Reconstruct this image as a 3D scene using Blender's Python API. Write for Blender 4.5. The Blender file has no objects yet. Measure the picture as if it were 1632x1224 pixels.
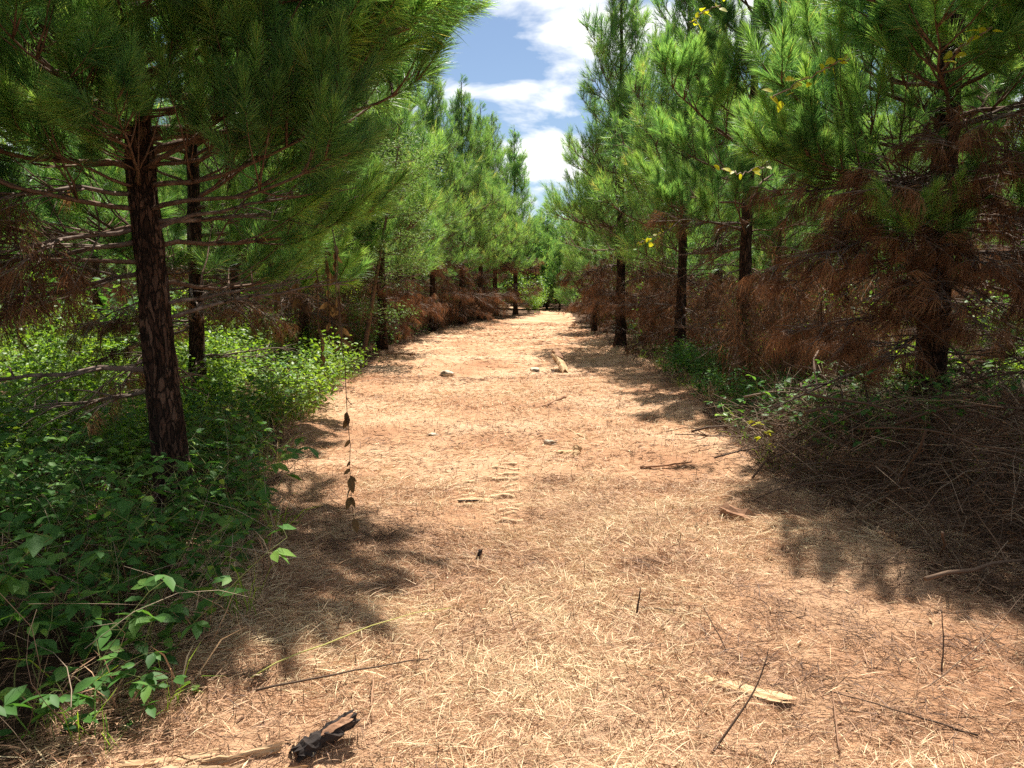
import bpy, math, random
import numpy as np
from mathutils import Matrix, Vector, Euler

S = bpy.context.scene
COL = S.collection
R = math.radians
PI = math.pi

# ------------------------------------------------------------------ camera
CAM_H = 1.6
cam_d = bpy.data.cameras.new('camera')
cam_d.sensor_width = 36.0
cam_d.lens = 18.0 / (816 / 1210)
cam_d.clip_start = 0.05
cam_d.clip_end = 3000
cam = bpy.data.objects.new('camera', cam_d)
COL.objects.link(cam)
cam.location = (0, 0, CAM_H)
cam.rotation_euler = (R(90 - 7.2), 0, 0)
S.camera = cam

# ------------------------------------------------------------------ light
SUN_EL, SUN_AZ = 64.0, 14.0          # azimuth measured from +Y towards +X
SUN_STRENGTH, SKY_STRENGTH, EXPOSURE = 5.0, 0.05, 1.28
world = bpy.data.worlds.new('World')
S.world = world
world.use_nodes = True
wn, wl = world.node_tree.nodes, world.node_tree.links
wn.clear()
def N(nodes, t, **kw):
    n = nodes.new(t)
    for k, v in kw.items():
        setattr(n, k, v)
    return n
w_out = N(wn, 'ShaderNodeOutputWorld')
w_bg = N(wn, 'ShaderNodeBackground')
w_bg.inputs['Strength'].default_value = SKY_STRENGTH
w_sky = N(wn, 'ShaderNodeTexSky', sky_type='NISHITA', sun_disc=False)
w_sky.sun_elevation = R(SUN_EL)
w_sky.sun_rotation = R(SUN_AZ)
w_sky.altitude = 100
w_sky.dust_density = 0.6
w_sky.ozone_density = 2.2
# clouds: a layer seen in perspective, direction.xy / (direction.z + c)
w_tc = N(wn, 'ShaderNodeTexCoord')
w_sep = N(wn, 'ShaderNodeSeparateXYZ')
wl.new(w_tc.outputs['Generated'], w_sep.inputs[0])
w_add = N(wn, 'ShaderNodeMath', operation='ADD'); w_add.inputs[1].default_value = 0.25
w_max = N(wn, 'ShaderNodeMath', operation='MAXIMUM'); w_max.inputs[1].default_value = 0.06
wl.new(w_sep.outputs['Z'], w_add.inputs[0]); wl.new(w_add.outputs[0], w_max.inputs[0])
w_dx = N(wn, 'ShaderNodeMath', operation='DIVIDE'); w_dy = N(wn, 'ShaderNodeMath', operation='DIVIDE')
wl.new(w_sep.outputs['X'], w_dx.inputs[0]); wl.new(w_max.outputs[0], w_dx.inputs[1])
wl.new(w_sep.outputs['Y'], w_dy.inputs[0]); wl.new(w_max.outputs[0], w_dy.inputs[1])
w_cmb = N(wn, 'ShaderNodeCombineXYZ')
wl.new(w_dx.outputs[0], w_cmb.inputs[0]); wl.new(w_dy.outputs[0], w_cmb.inputs[1])
w_cmb.inputs[2].default_value = 3.7
w_noise = N(wn, 'ShaderNodeTexNoise')
w_noise.inputs['Scale'].default_value = 3.1
w_noise.inputs['Detail'].default_value = 7
w_noise.inputs['Roughness'].default_value = 0.52
w_noise.inputs['Distortion'].default_value = 0.25
wl.new(w_cmb.outputs[0], w_noise.inputs['Vector'])
w_ramp = N(wn, 'ShaderNodeValToRGB')
w_ramp.color_ramp.elements[0].position = 0.485; w_ramp.color_ramp.elements[0].color = (0, 0, 0, 1)
w_ramp.color_ramp.elements[1].position = 0.59; w_ramp.color_ramp.elements[1].color = (1, 1, 1, 1)
wl.new(w_noise.outputs['Fac'], w_ramp.inputs[0])
w_mix = N(wn, 'ShaderNodeMixRGB')
w_mix.inputs[2].default_value = (10.5, 10.6, 10.8, 1)
wl.new(w_ramp.outputs[0], w_mix.inputs[0]); wl.new(w_sky.outputs[0], w_mix.inputs[1])
wl.new(w_mix.outputs[0], w_bg.inputs[0]); wl.new(w_bg.outputs[0], w_out.inputs[0])

sun_d = bpy.data.lights.new('sun', 'SUN')
sun_d.energy = SUN_STRENGTH
sun_d.angle = R(0.53)
sun_d.color = (1.0, 0.95, 0.86)
sun = bpy.data.objects.new('sun', sun_d)
COL.objects.link(sun)
sdir = Vector((math.sin(R(SUN_AZ)) * math.cos(R(SUN_EL)), math.cos(R(SUN_AZ)) * math.cos(R(SUN_EL)), math.sin(R(SUN_EL))))
sun.rotation_euler = sdir.to_track_quat('Z', 'Y').to_euler()
sun.location = (0, 10, 30)

vs = S.view_settings
S.display_settings.display_device = 'sRGB'
vs.view_transform = 'Standard'
vs.look = 'None'
vs.gamma = 1
vs.use_curve_mapping = False
vs.exposure = EXPOSURE
S.render.engine = 'CYCLES'
S.cycles.use_denoising = False
S.cycles.max_bounces = 7
S.cycles.diffuse_bounces = 2
S.cycles.glossy_bounces = 2
S.cycles.transmission_bounces = 5
S.cycles.transparent_max_bounces = 4
S.cycles.caustics_reflective = False
S.cycles.caustics_refractive = False
S.cycles.sample_clamp_indirect = 6

# ------------------------------------------------------------------ materials
def new_mat(name):
    m = bpy.data.materials.new(name)
    m.use_nodes = True
    m.node_tree.nodes.clear()
    return m, m.node_tree.nodes, m.node_tree.links

def leaf_mat(name, stops, transl=0.4, rough=0.45, spec=0.4, tr_gain=(1.3, 1.35, 0.9), vary=0.25):
    """leaf / needle: the colour runs along the per-leaf attribute 'tint'; part of the light passes through"""
    m, n, l = new_mat(name)
    out = N(n, 'ShaderNodeOutputMaterial')
    at = N(n, 'ShaderNodeAttribute', attribute_name='tint')
    rp = N(n, 'ShaderNodeValToRGB')
    els = rp.color_ramp.elements
    while len(els) < len(stops):
        els.new(0.5)
    for e, (p, c) in zip(els, stops):
        e.position = p
        e.color = (*c, 1)
    l.new(at.outputs['Fac'], rp.inputs[0])
    oi = N(n, 'ShaderNodeObjectInfo')
    mr = N(n, 'ShaderNodeMapRange')
    mr.inputs['To Min'].default_value = 1 - vary
    mr.inputs['To Max'].default_value = 1 + vary
    l.new(oi.outputs['Random'], mr.inputs['Value'])
    hs = N(n, 'ShaderNodeHueSaturation')
    l.new(rp.outputs[0], hs.inputs['Color'])
    l.new(mr.outputs[0], hs.inputs['Value'])
    p = N(n, 'ShaderNodeBsdfPrincipled')
    p.inputs['Roughness'].default_value = rough
    p.inputs['Specular IOR Level'].default_value = spec
    l.new(hs.outputs[0], p.inputs['Base Color'])
    tr = N(n, 'ShaderNodeBsdfTranslucent')
    mx = N(n, 'ShaderNodeMixRGB', blend_type='MULTIPLY')
    mx.inputs[0].default_value = 1
    mx.inputs[2].default_value = (*tr_gain, 1)
    l.new(hs.outputs[0], mx.inputs[1])
    l.new(mx.outputs[0], tr.inputs['Color'])
    ms = N(n, 'ShaderNodeMixShader')
    ms.inputs[0].default_value = transl
    l.new(p.outputs[0], ms.inputs[1]); l.new(tr.outputs[0], ms.inputs[2])
    l.new(ms.outputs[0], out.inputs[0])
    return m

def noise_mat(name, stops, scale=4, detail=8, rough=0.9, stretch=(1, 1, 1), bump=0.3, bump_scale=None, coord='Object', bdist=0.02, spec=0.2):
    m, n, l = new_mat(name)
    out = N(n, 'ShaderNodeOutputMaterial')
    tc = N(n, 'ShaderNodeTexCoord')
    mp = N(n, 'ShaderNodeMapping')
    mp.inputs['Scale'].default_value = stretch
    l.new(tc.outputs[coord], mp.inputs[0])
    ns = N(n, 'ShaderNodeTexNoise')
    ns.inputs['Scale'].default_value = scale
    ns.inputs['Detail'].default_value = detail
    ns.inputs['Roughness'].default_value = 0.65
    l.new(mp.outputs[0], ns.inputs['Vector'])
    rp = N(n, 'ShaderNodeValToRGB')
    els = rp.color_ramp.elements
    while len(els) < len(stops):
        els.new(0.5)
    for e, (p, c) in zip(els, stops):
        e.position = p
        e.color = (*c, 1)
    l.new(ns.outputs['Fac'], rp.inputs[0])
    p = N(n, 'ShaderNodeBsdfPrincipled')
    p.inputs['Roughness'].default_value = rough
    p.inputs['Specular IOR Level'].default_value = spec
    l.new(rp.outputs[0], p.inputs['Base Color'])
    if bump:
        n2 = N(n, 'ShaderNodeTexNoise')
        n2.inputs['Scale'].default_value = bump_scale or scale * 3
        n2.inputs['Detail'].default_value = 6
        l.new(mp.outputs[0], n2.inputs['Vector'])
        b = N(n, 'ShaderNodeBump')
        b.inputs['Strength'].default_value = bump
        b.inputs['Distance'].default_value = bdist
        l.new(n2.outputs['Fac'], b.inputs['Height'])
        l.new(b.outputs[0], p.inputs['Normal'])
    l.new(p.outputs[0], out.inputs[0])
    return m

M = {}
M['needle'] = leaf_mat('pine_needle_green', [(0.0, (0.035, 0.105, 0.042)), (0.36, (0.105, 0.235, 0.078)), (0.86, (0.29, 0.47, 0.11)), (1.0, (0.38, 0.36, 0.12))],
                       transl=0.5, rough=0.42, spec=0.35, vary=0.22, tr_gain=(1.55, 1.5, 0.9))
M['dead_needle'] = leaf_mat('pine_needle_dead', [(0.0, (0.06, 0.025, 0.012)), (0.6, (0.18, 0.086, 0.040)), (1.0, (0.32, 0.18, 0.09))],
                            transl=0.3, rough=0.6, spec=0.2, tr_gain=(1.2, 1.0, 0.9))
M['weed_leaf'] = leaf_mat('weed_leaf_green', [(0.0, (0.030, 0.085, 0.020)), (0.6, (0.070, 0.170, 0.035)), (1.0, (0.15, 0.26, 0.05))],
                          transl=0.45, rough=0.55, spec=0.25, tr_gain=(1.5, 1.5, 0.7))
M['bright_leaf'] = leaf_mat('shrub_leaf_bright', [(0.0, (0.07, 0.16, 0.02)), (0.6, (0.17, 0.30, 0.035)), (1.0, (0.30, 0.40, 0.05))],
                            transl=0.5, rough=0.45, spec=0.4, tr_gain=(1.5, 1.4, 0.7))
M['yellow_leaf'] = leaf_mat('vine_leaf_yellow', [(0.0, (0.32, 0.42, 0.02)), (1.0, (0.62, 0.58, 0.04))],
                            transl=0.55, rough=0.5, spec=0.3, tr_gain=(1.4, 1.3, 0.6))
M['pale_leaf'] = leaf_mat('oak_leaf_pale', [(0.0, (0.06, 0.12, 0.025)), (0.7, (0.14, 0.21, 0.06)), (1.0, (0.24, 0.30, 0.12))],
                          transl=0.4, rough=0.6, spec=0.2)
M['dry_leaf'] = leaf_mat('vine_leaf_dry', [(0.0, (0.07, 0.045, 0.02)), (1.0, (0.20, 0.13, 0.055))], transl=0.25, rough=0.7, spec=0.2, tr_gain=(1.2, 1.0, 0.8))
M['straw'] = leaf_mat('pine_straw', [(0.0, (0.055, 0.030, 0.022)), (0.2, (0.22, 0.115, 0.065)), (0.55, (0.46, 0.270, 0.158)), (0.85, (0.57, 0.385, 0.23)), (1.0, (0.68, 0.53, 0.32))],
                      transl=0.1, rough=0.6, spec=0.25, tr_gain=(1, 1, 1), vary=0.0)
M['chip'] = leaf_mat('wood_chip', [(0.0, (0.14, 0.075, 0.045)), (0.5, (0.42, 0.27, 0.15)), (1.0, (0.66, 0.52, 0.32))], transl=0.0, rough=0.8, spec=0.2, vary=0.0)
M['twig'] = leaf_mat('twig_bark', [(0.0, (0.045, 0.026, 0.017)), (0.6, (0.12, 0.075, 0.048)), (1.0, (0.36, 0.27, 0.19))], transl=0.0, rough=0.8, spec=0.2)
def bark_mat():
    m, n, l = new_mat('pine_bark')
    out = N(n, 'ShaderNodeOutputMaterial'); p = N(n, 'ShaderNodeBsdfPrincipled')
    p.inputs['Roughness'].default_value = 0.9; p.inputs['Specular IOR Level'].default_value = 0.15
    tc = N(n, 'ShaderNodeTexCoord'); mp = N(n, 'ShaderNodeMapping'); mp.inputs['Scale'].default_value = (1, 1, 0.27)
    wn_ = N(n, 'ShaderNodeTexNoise'); wn_.inputs['Scale'].default_value = 9; wn_.inputs['Detail'].default_value = 5
    va = N(n, 'ShaderNodeMixRGB', blend_type='ADD'); va.inputs[0].default_value = 0.2
    l.new(tc.outputs['Object'], mp.inputs[0]); l.new(mp.outputs[0], wn_.inputs['Vector'])
    l.new(mp.outputs[0], va.inputs[1]); l.new(wn_.outputs['Color'], va.inputs[2])
    vo = N(n, 'ShaderNodeTexVoronoi', feature='DISTANCE_TO_EDGE'); vo.inputs['Scale'].default_value = 30
    vc = N(n, 'ShaderNodeTexVoronoi'); vc.inputs['Scale'].default_value = 30
    l.new(va.outputs[0], vo.inputs['Vector']); l.new(va.outputs[0], vc.inputs['Vector'])
    fine = N(n, 'ShaderNodeTexNoise'); fine.inputs['Scale'].default_value = 70; fine.inputs['Detail'].default_value = 6; fine.inputs['Roughness'].default_value = 0.7
    l.new(mp.outputs[0], fine.inputs['Vector'])
    sp = N(n, 'ShaderNodeSeparateColor'); l.new(vc.outputs['Color'], sp.inputs[0])
    av = N(n, 'ShaderNodeMath', operation='ADD'); l.new(sp.outputs[0], av.inputs[0]); l.new(fine.outputs['Fac'], av.inputs[1])
    hv = N(n, 'ShaderNodeMath', operation='MULTIPLY'); hv.inputs[1].default_value = 0.5; l.new(av.outputs[0], hv.inputs[0])
    rp = N(n, 'ShaderNodeValToRGB'); els = rp.color_ramp.elements; els.new(0.5)
    for e, (q, c) in zip(els, ((0.22, (0.024, 0.013, 0.009)), (0.5, (0.066, 0.034, 0.022)), (0.84, (0.15, 0.090, 0.062)))):
        e.position = q; e.color = (*c, 1)
    l.new(hv.outputs[0], rp.inputs[0])
    cr = N(n, 'ShaderNodeMapRange'); cr.inputs['From Max'].default_value = 0.16
    l.new(vo.outputs['Distance'], cr.inputs['Value'])
    mx = N(n, 'ShaderNodeMixRGB'); mx.inputs[1].default_value = (0.012, 0.008, 0.006, 1)
    l.new(cr.outputs[0], mx.inputs[0]); l.new(rp.outputs[0], mx.inputs[2]); l.new(mx.outputs[0], p.inputs['Base Color'])
    ad = N(n, 'ShaderNodeMath', operation='MULTIPLY_ADD'); ad.inputs[1].default_value = 0.4
    l.new(fine.outputs['Fac'], ad.inputs[0]); l.new(cr.outputs[0], ad.inputs[2])
    b = N(n, 'ShaderNodeBump'); b.inputs['Strength'].default_value = 0.9; b.inputs['Distance'].default_value = 0.015
    l.new(ad.outputs[0], b.inputs['Height']); l.new(b.outputs[0], p.inputs['Normal'])
    l.new(p.outputs[0], out.inputs[0])
    return m
M['bark'] = bark_mat()
M['limb'] = noise_mat('limb_bark', [(0.3, (0.06, 0.035, 0.022)), (0.55, (0.15, 0.09, 0.06)), (0.75, (0.27, 0.20, 0.15))], scale=22, bump=0.4, bump_scale=60, bdist=0.004)
M['dead_limb'] = noise_mat('dead_limb_bark', [(0.3, (0.07, 0.045, 0.034)), (0.55, (0.16, 0.115, 0.09)), (0.75, (0.34, 0.28, 0.23))], scale=16, bump=0.5, bump_scale=50, bdist=0.004)
M['green_stem'] = noise_mat('green_stem', [(0.3, (0.10, 0.13, 0.04)), (0.7, (0.20, 0.20, 0.07))], scale=10, bump=0)
M['yellow_stem'] = noise_mat('yellow_stem', [(0.3, (0.34, 0.32, 0.08)), (0.7, (0.52, 0.48, 0.16))], scale=10, bump=0, rough=0.6)
M['split_wood'] = noise_mat('split_wood', [(0.3, (0.22, 0.12, 0.06)), (0.48, (0.44, 0.28, 0.15)), (0.75, (0.60, 0.43, 0.26))], scale=9, stretch=(0.35, 4, 4), bump=0.6, bump_scale=18, bdist=0.006)
M['charred'] = noise_mat('charred_wood', [(0.3, (0.012, 0.010, 0.010)), (0.55, (0.035, 0.026, 0.022)), (0.72, (0.16, 0.085, 0.04))], scale=12, stretch=(0.4, 2, 2), bump=0.8, bump_scale=30, bdist=0.01)
M['log_bark'] = noise_mat('log_bark', [(0.3, (0.12, 0.06, 0.035)), (0.55, (0.28, 0.15, 0.085)), (0.75, (0.40, 0.25, 0.16))], scale=14, bump=0.6, bump_scale=40, bdist=0.008)
M['stone'] = noise_mat('pale_stone', [(0.3, (0.36, 0.27, 0.19)), (0.7, (0.60, 0.50, 0.38))], scale=14, bump=0.4, bump_scale=40, bdist=0.004)

def ground_mat(name, cols, deb):
    m, n, l = new_mat(name)
    out = N(n, 'ShaderNodeOutputMaterial')
    tc = N(n, 'ShaderNodeTexCoord')
    def noise(scale, detail=6, rough=0.6, st=None):
        q = N(n, 'ShaderNodeTexNoise')
        q.inputs['Scale'].default_value = scale
        q.inputs['Detail'].default_value = detail
        q.inputs['Roughness'].default_value = rough
        if st:
            mp = N(n, 'ShaderNodeMapping')
            mp.inputs['Scale'].default_value = st[0]
            mp.inputs['Rotation'].default_value = (0, 0, st[1])
            l.new(tc.outputs['Object'], mp.inputs[0]); l.new(mp.outputs[0], q.inputs['Vector'])
        else:
            l.new(tc.outputs['Object'], q.inputs['Vector'])
        return q
    big = noise(0.55, 5, 0.6)
    rp = N(n, 'ShaderNodeValToRGB')
    els = rp.color_ramp.elements
    while len(els) < len(cols):
        els.new(0.5)
    for e, (p, c) in zip(els, cols):
        e.position = p; e.color = (*c, 1)
    l.new(big.outputs['Fac'], rp.inputs[0])
    # matted straw: stretched noise in three directions
    f = None
    for ang in (0.4, 1.5, 2.6):
        q = noise(9, 5, 0.7, ((1, 9, 1), ang))
        if f is None:
            f = q.outputs['Fac']
        else:
            a = N(n, 'ShaderNodeMath', operation='ADD')
            l.new(f, a.inputs[0]); l.new(q.outputs['Fac'], a.inputs[1]); f = a.outputs[0]
    mr = N(n, 'ShaderNodeMapRange')
    mr.inputs['From Min'].default_value = 1.05; mr.inputs['From Max'].default_value = 1.95
    mr.inputs['To Min'].default_value = 0.62; mr.inputs['To Max'].default_value = 1.36
    l.new(f, mr.inputs['Value'])
    mul = N(n, 'ShaderNodeMixRGB', blend_type='MULTIPLY'); mul.inputs[0].default_value = 1
    l.new(rp.outputs[0], mul.inputs[1]); l.new(mr.outputs[0], mul.inputs[2])
    # debris flecks
    dn = noise(7, 10, 0.75)
    dr = N(n, 'ShaderNodeValToRGB')
    dr.color_ramp.elements[0].position = deb[0]; dr.color_ramp.elements[0].color = (0, 0, 0, 1)
    dr.color_ramp.elements[1].position = deb[1]; dr.color_ramp.elements[1].color = (1, 1, 1, 1)
    l.new(dn.outputs['Fac'], dr.inputs[0])
    mx = N(n, 'ShaderNodeMixRGB')
    mx.inputs[2].default_value = (*deb[2], 1)
    l.new(dr.outputs[0], mx.inputs[0]); l.new(mul.outputs[0], mx.inputs[1])
    p = N(n, 'ShaderNodeBsdfPrincipled')
    p.inputs['Roughness'].default_value = 0.95
    p.inputs['Specular IOR Level'].default_value = 0.1
    l.new(mx.outputs[0], p.inputs['Base Color'])
    bn = noise(26, 8, 0.7)
    ad = N(n, 'ShaderNodeMath', operation='ADD')
    l.new(bn.outputs['Fac'], ad.inputs[0]); l.new(f, ad.inputs[1])
    b = N(n, 'ShaderNodeBump')
    b.inputs['Strength'].default_value = 0.8
    b.inputs['Distance'].default_value = 0.025
    l.new(ad.outputs[0], b.inputs['Height']); l.new(b.outputs[0], p.inputs['Normal'])
    l.new(p.outputs[0], out.inputs[0])
    return m
M['path'] = ground_mat('path_straw_and_clay', [(0.30, (0.36, 0.180, 0.098)), (0.46, (0.47, 0.268, 0.152)), (0.60, (0.56, 0.36, 0.222)), (0.75, (0.45, 0.29, 0.185))],
                       (0.60, 0.72, (0.16, 0.085, 0.05)))
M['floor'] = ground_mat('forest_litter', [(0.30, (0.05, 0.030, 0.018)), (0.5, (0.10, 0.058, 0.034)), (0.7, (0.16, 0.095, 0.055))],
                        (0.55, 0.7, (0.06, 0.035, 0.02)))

# ------------------------------------------------------------------ mesh helpers
class MB:
    """collects triangles (numpy) with a material slot and a per-vertex tint"""
    def __init__(self):
        self.v, self.f, self.t, self.m, self.s, self.n = [], [], [], [], [], 0
    def add(self, v, f, tint=0.5, mat=0, smooth=False):
        v = np.asarray(v, float); f = np.asarray(f, np.int64)
        if len(v) == 0:
            return
        self.v.append(v); self.f.append(f + self.n)
        self.t.append(np.broadcast_to(np.asarray(tint, float), (len(v),)))
        self.m.append(np.full(len(f), mat)); self.s.append(np.full(len(f), smooth))
        self.n += len(v)
    def arrays(self):
        if not self.v:
            return np.zeros((0, 3)), np.zeros((0, 3), int), np.zeros(0)
        return np.concatenate(self.v), np.concatenate(self.f), np.concatenate(self.t)
    def mesh(self, name, mats):
        v, f, t = self.arrays()
        me = bpy.data.meshes.new(name)
        me.vertices.add(len(v)); me.vertices.foreach_set('co', v.astype(np.float32).ravel())
        me.loops.add(len(f) * 3); me.loops.foreach_set('vertex_index', f.astype(np.int32).ravel())
        me.polygons.add(len(f)); me.polygons.foreach_set('loop_start', np.arange(0, len(f) * 3, 3, dtype=np.int32))
        me.polygons.foreach_set('material_index', np.concatenate(self.m).astype(np.int32))
        me.polygons.foreach_set('use_smooth', np.concatenate(self.s).astype(bool))
        a = me.attributes.new('tint', 'FLOAT', 'POINT')
        a.data.foreach_set('value', np.clip(t, 0, 1).astype(np.float32))
        for m in (mats if isinstance(mats, (list, tuple)) else [mats]):
            me.materials.append(m)
        me.update(calc_edges=True)
        return me
    def build(self, name, mats, parent=None, loc=None):
        return link(name, self.mesh(name, mats), parent, loc)

def link(name, me, parent=None, loc=None, mtx=None):
    o = bpy.data.objects.new(name, me)
    COL.objects.link(o)
    if parent is not None:
        o.parent = parent
    if loc is not None:
        o.location = loc
    if mtx is not None:
        o.matrix_local = mtx
    return o

def tag(o, label=None, cat=None, group=None, kind=None):
    if label: o['label'] = label
    if cat: o['category'] = cat
    if group: o['group'] = group
    if kind: o['kind'] = kind
    return o

def empty(name, loc, label, cat, group=None, rz=0.0, sc=1.0):
    o = bpy.data.objects.new(name, None)
    o.empty_display_size = 0.2
    COL.objects.link(o)
    o.location = loc
    o.rotation_euler = (0, 0, rz)
    o.scale = (sc, sc, sc)
    return tag(o, label, cat, group)

def nrm(a):
    return a / np.maximum(np.linalg.norm(a, axis=-1, keepdims=True), 1e-9)

def tube(pts, rad, sides=6, cap=True):
    pts = np.asarray(pts, float); k = len(pts)
    rad = np.broadcast_to(np.asarray(rad, float), (k,))
    tan = nrm(np.gradient(pts, axis=0))
    ref = np.array([0.31, 0.17, 0.93]) if abs(tan[0, 2]) < 0.9 else np.array([1.0, 0.1, 0.0])
    u = nrm(np.cross(tan, ref)); w = np.cross(tan, u)
    a = np.linspace(0, 2 * PI, sides, endpoint=False)
    v = pts[:, None, :] + rad[:, None, None] * (np.cos(a)[None, :, None] * u[:, None, :] + np.sin(a)[None, :, None] * w[:, None, :])
    v = v.reshape(-1, 3)
    i = np.arange(k - 1)[:, None] * sides; j = np.arange(sides)[None, :]; j2 = (j + 1) % sides
    q = np.stack([i + j, i + j2, i + sides + j2, i + sides + j], -1).reshape(-1, 4)
    f = np.concatenate([q[:, [0, 1, 2]], q[:, [0, 2, 3]]])
    if cap:
        n = len(v)
        v = np.concatenate([v, pts[:1], pts[-1:]])
        c0 = np.stack([np.full(sides, n), (j2 + 0 * j).ravel(), j.ravel()], -1)
        b = (k - 1) * sides
        c1 = np.stack([np.full(sides, n + 1), b + j.ravel(), b + j2.ravel()], -1)
        f = np.concatenate([f, c0, c1])
    return v, f

def frames(fwd, up):
    x = nrm(fwd); y = nrm(np.cross(up, x)); z = np.cross(x, y)
    return np.stack([x, y, z], -1)

def inst(tv, tf, mats, pos, scale):
    """copies of a template (tv, tf) under many 3x3 frames"""
    n = len(pos); k = len(tv)
    v = np.einsum('nij,kj->nki', mats, tv) * np.asarray(scale).reshape(-1, 1, 1) + pos[:, None, :]
    f = (tf[None] + (np.arange(n) * k)[:, None, None]).reshape(-1, 3)
    return v.reshape(-1, 3), f

def ribbons(base, d, length, width, rng, droop=0.08, segs=2):
    """needles: thin tapering ribbons"""
    n = len(base); length = np.broadcast_to(length, (n,)); width = np.broadcast_to(width, (n,))
    side = nrm(np.cross(d, rng.normal(size=(n, 3))))
    sag = np.zeros((n, 3)); sag[:, 2] = -1
    tip = base + d * length[:, None] + sag * (droop * length)[:, None]
    w = side * width[:, None] * 0.5
    if segs == 1:
        v = np.stack([base - w, base + w, tip], 1)
        f = (np.array([[0, 1, 2]])[None] + (np.arange(n) * 3)[:, None, None]).reshape(-1, 3)
        return v.reshape(-1, 3), f, 3
    mid = base + d * (length * 0.55)[:, None] + sag * (droop * 0.2 * length)[:, None]
    v = np.stack([base - w * 0.7, base + w * 0.7, mid + w, mid - w, tip], 1)
    f = (np.array([[0, 1, 2], [0, 2, 3], [3, 2, 4]])[None] + (np.arange(n) * 5)[:, None, None]).reshape(-1, 3)
    return v.reshape(-1, 3), f, 5

# value noise for the relief of the ground
_g = np.random.default_rng(5).random((256, 256))
def vnoise(x, y, s):
    x = np.asarray(x) * s + 31.7; y = np.asarray(y) * s + 17.3
    xi = np.floor(x).astype(int); yi = np.floor(y).astype(int)
    fx = x - xi; fy = y - yi
    fx = fx * fx * (3 - 2 * fx); fy = fy * fy * (3 - 2 * fy)
    a = _g[xi % 256, yi % 256]; b = _g[(xi + 1) % 256, yi % 256]
    c = _g[xi % 256, (yi + 1) % 256]; d = _g[(xi + 1) % 256, (yi + 1) % 256]
    return (a * (1 - fx) + b * fx) * (1 - fy) + (c * (1 - fx) + d * fx) * fy - 0.5

YL = [-12, 2, 3.2, 4.3, 6.2, 8, 12, 17, 24, 30, 42, 48, 54, 60, 70, 90]
XL = [-1.3, -1.3, -1.35, -1.5, -2.15, -2.55, -2.9, -3.1, -2.8, -2.35, 0.5, 1.8, 1.8, 0.2, -6, -20]
YR = [-12, 3, 4.5, 6, 8.3, 15, 24, 38, 48, 54, 60, 70, 90]
XR = [2.7, 2.6, 2.45, 2.25, 2.45, 2.9, 2.75, 3.1, 3.7, 4.0, 3.0, -1, -15]
def edge_l(y): return np.interp(y, YL, XL)
def edge_r(y): return np.interp(y, YR, XR)
def path_d(x, y):
    """signed distance-like measure: > 0 inside the path"""
    wob = 0.45 * vnoise(x, y, 1.1) + 0.25 * vnoise(x, y, 2.7)
    return np.minimum(x - edge_l(y), edge_r(y) - x) + wob
def ground_h(x, y):
    x = np.asarray(x, float); y = np.asarray(y, float)
    ins = np.clip(path_d(x, y) / 0.8, 0, 1)
    h = 0.16 * vnoise(x, y, 0.13) * np.clip((y - 1) / 12, 0, 1)
    h = h + (1 - ins) * (0.14 * vnoise(x, y, 0.7) + 0.05) + 0.055 * vnoise(x, y, 0.9) + 0.045 * vnoise(x, y, 2.3) + 0.042 * vnoise(x, y, 5.5) + 0.030 * vnoise(x, y, 12)
    # two rows of tread bars pressed into the clay
    for cx, wd, y0, y1, ph in ((-0.03, 0.23, 5.0, 7.0, 0.0), (-0.33, 0.20, 5.3, 6.3, 0.09)):
        inside = np.clip((wd / 2 - np.abs(x - cx - 0.02 * np.sin(y * 5))) / 0.03, 0, 1) * np.clip((y - y0) / 0.25, 0, 1) * np.clip((y1 - y) / 0.25, 0, 1)
        h = h - inside * 0.015
    return h
def gz(x, y): return float(ground_h(np.array([x]), np.array([y]))[0])

# ------------------------------------------------------------------ ground and path
def grid_axis(spans):
    out = []
    for a, b, st in spans:
        out.append(np.arange(a, b, st))
    return np.concatenate(out + [[spans[-1][1]]])
def sheet(name, xs, ys, mat, zf, keep=None):
    X, Y = np.meshgrid(xs, ys)
    Z = zf(X, Y)
    v = np.stack([X, Y, Z], -1).reshape(-1, 3)
    nx, ny = len(xs), len(ys)
    i = (np.arange(ny - 1)[:, None] * nx + np.arange(nx - 1)[None, :])
    q = np.stack([i, i + 1, i + nx + 1, i + nx], -1).reshape(-1, 4)
    if keep is not None:
        k = keep(X, Y)
        q = q[k.ravel()[q].any(1)]
        used = np.unique(q); mp = np.full(len(v), -1); mp[used] = np.arange(len(used))
        v = v[used]; q = mp[q]
    b = MB(); b.add(v, np.concatenate([q[:, [0, 1, 2]], q[:, [0, 2, 3]]]), 0.5, 0, True)
    return b.build(name, mat)
gx = grid_axis([(-900, -100, 160), (-100, -24, 9.5), (-24, -8, 0.9), (-8, 8, 0.14), (8, 24, 0.9), (24, 100, 9.5), (100, 900, 160)])
gy = grid_axis([(-900, -60, 120), (-60, -6, 6), (-6, 1.5, 0.6), (1.5, 18, 0.14), (18, 60, 0.6), (60, 100, 8), (100, 1000, 150)])
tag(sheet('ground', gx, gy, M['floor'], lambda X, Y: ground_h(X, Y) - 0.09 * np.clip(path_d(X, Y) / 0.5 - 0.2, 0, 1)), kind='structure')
px_ = grid_axis([(-9, -3.2, 0.2), (-3.2, 3.2, 0.035), (3.2, 5.6, 0.12)])
py_ = grid_axis([(-10, 1.8, 0.3), (1.8, 8.5, 0.035), (8.5, 16, 0.07), (16, 36, 0.2), (36, 72, 0.6)])
tag(sheet('path', px_, py_, M['path'], lambda X, Y: ground_h(X, Y) + 0.012 - 0.12 * np.clip(0.12 - path_d(X, Y), 0, 1) * 2, keep=lambda X, Y: path_d(X, Y) > -0.12), kind='structure')

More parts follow.
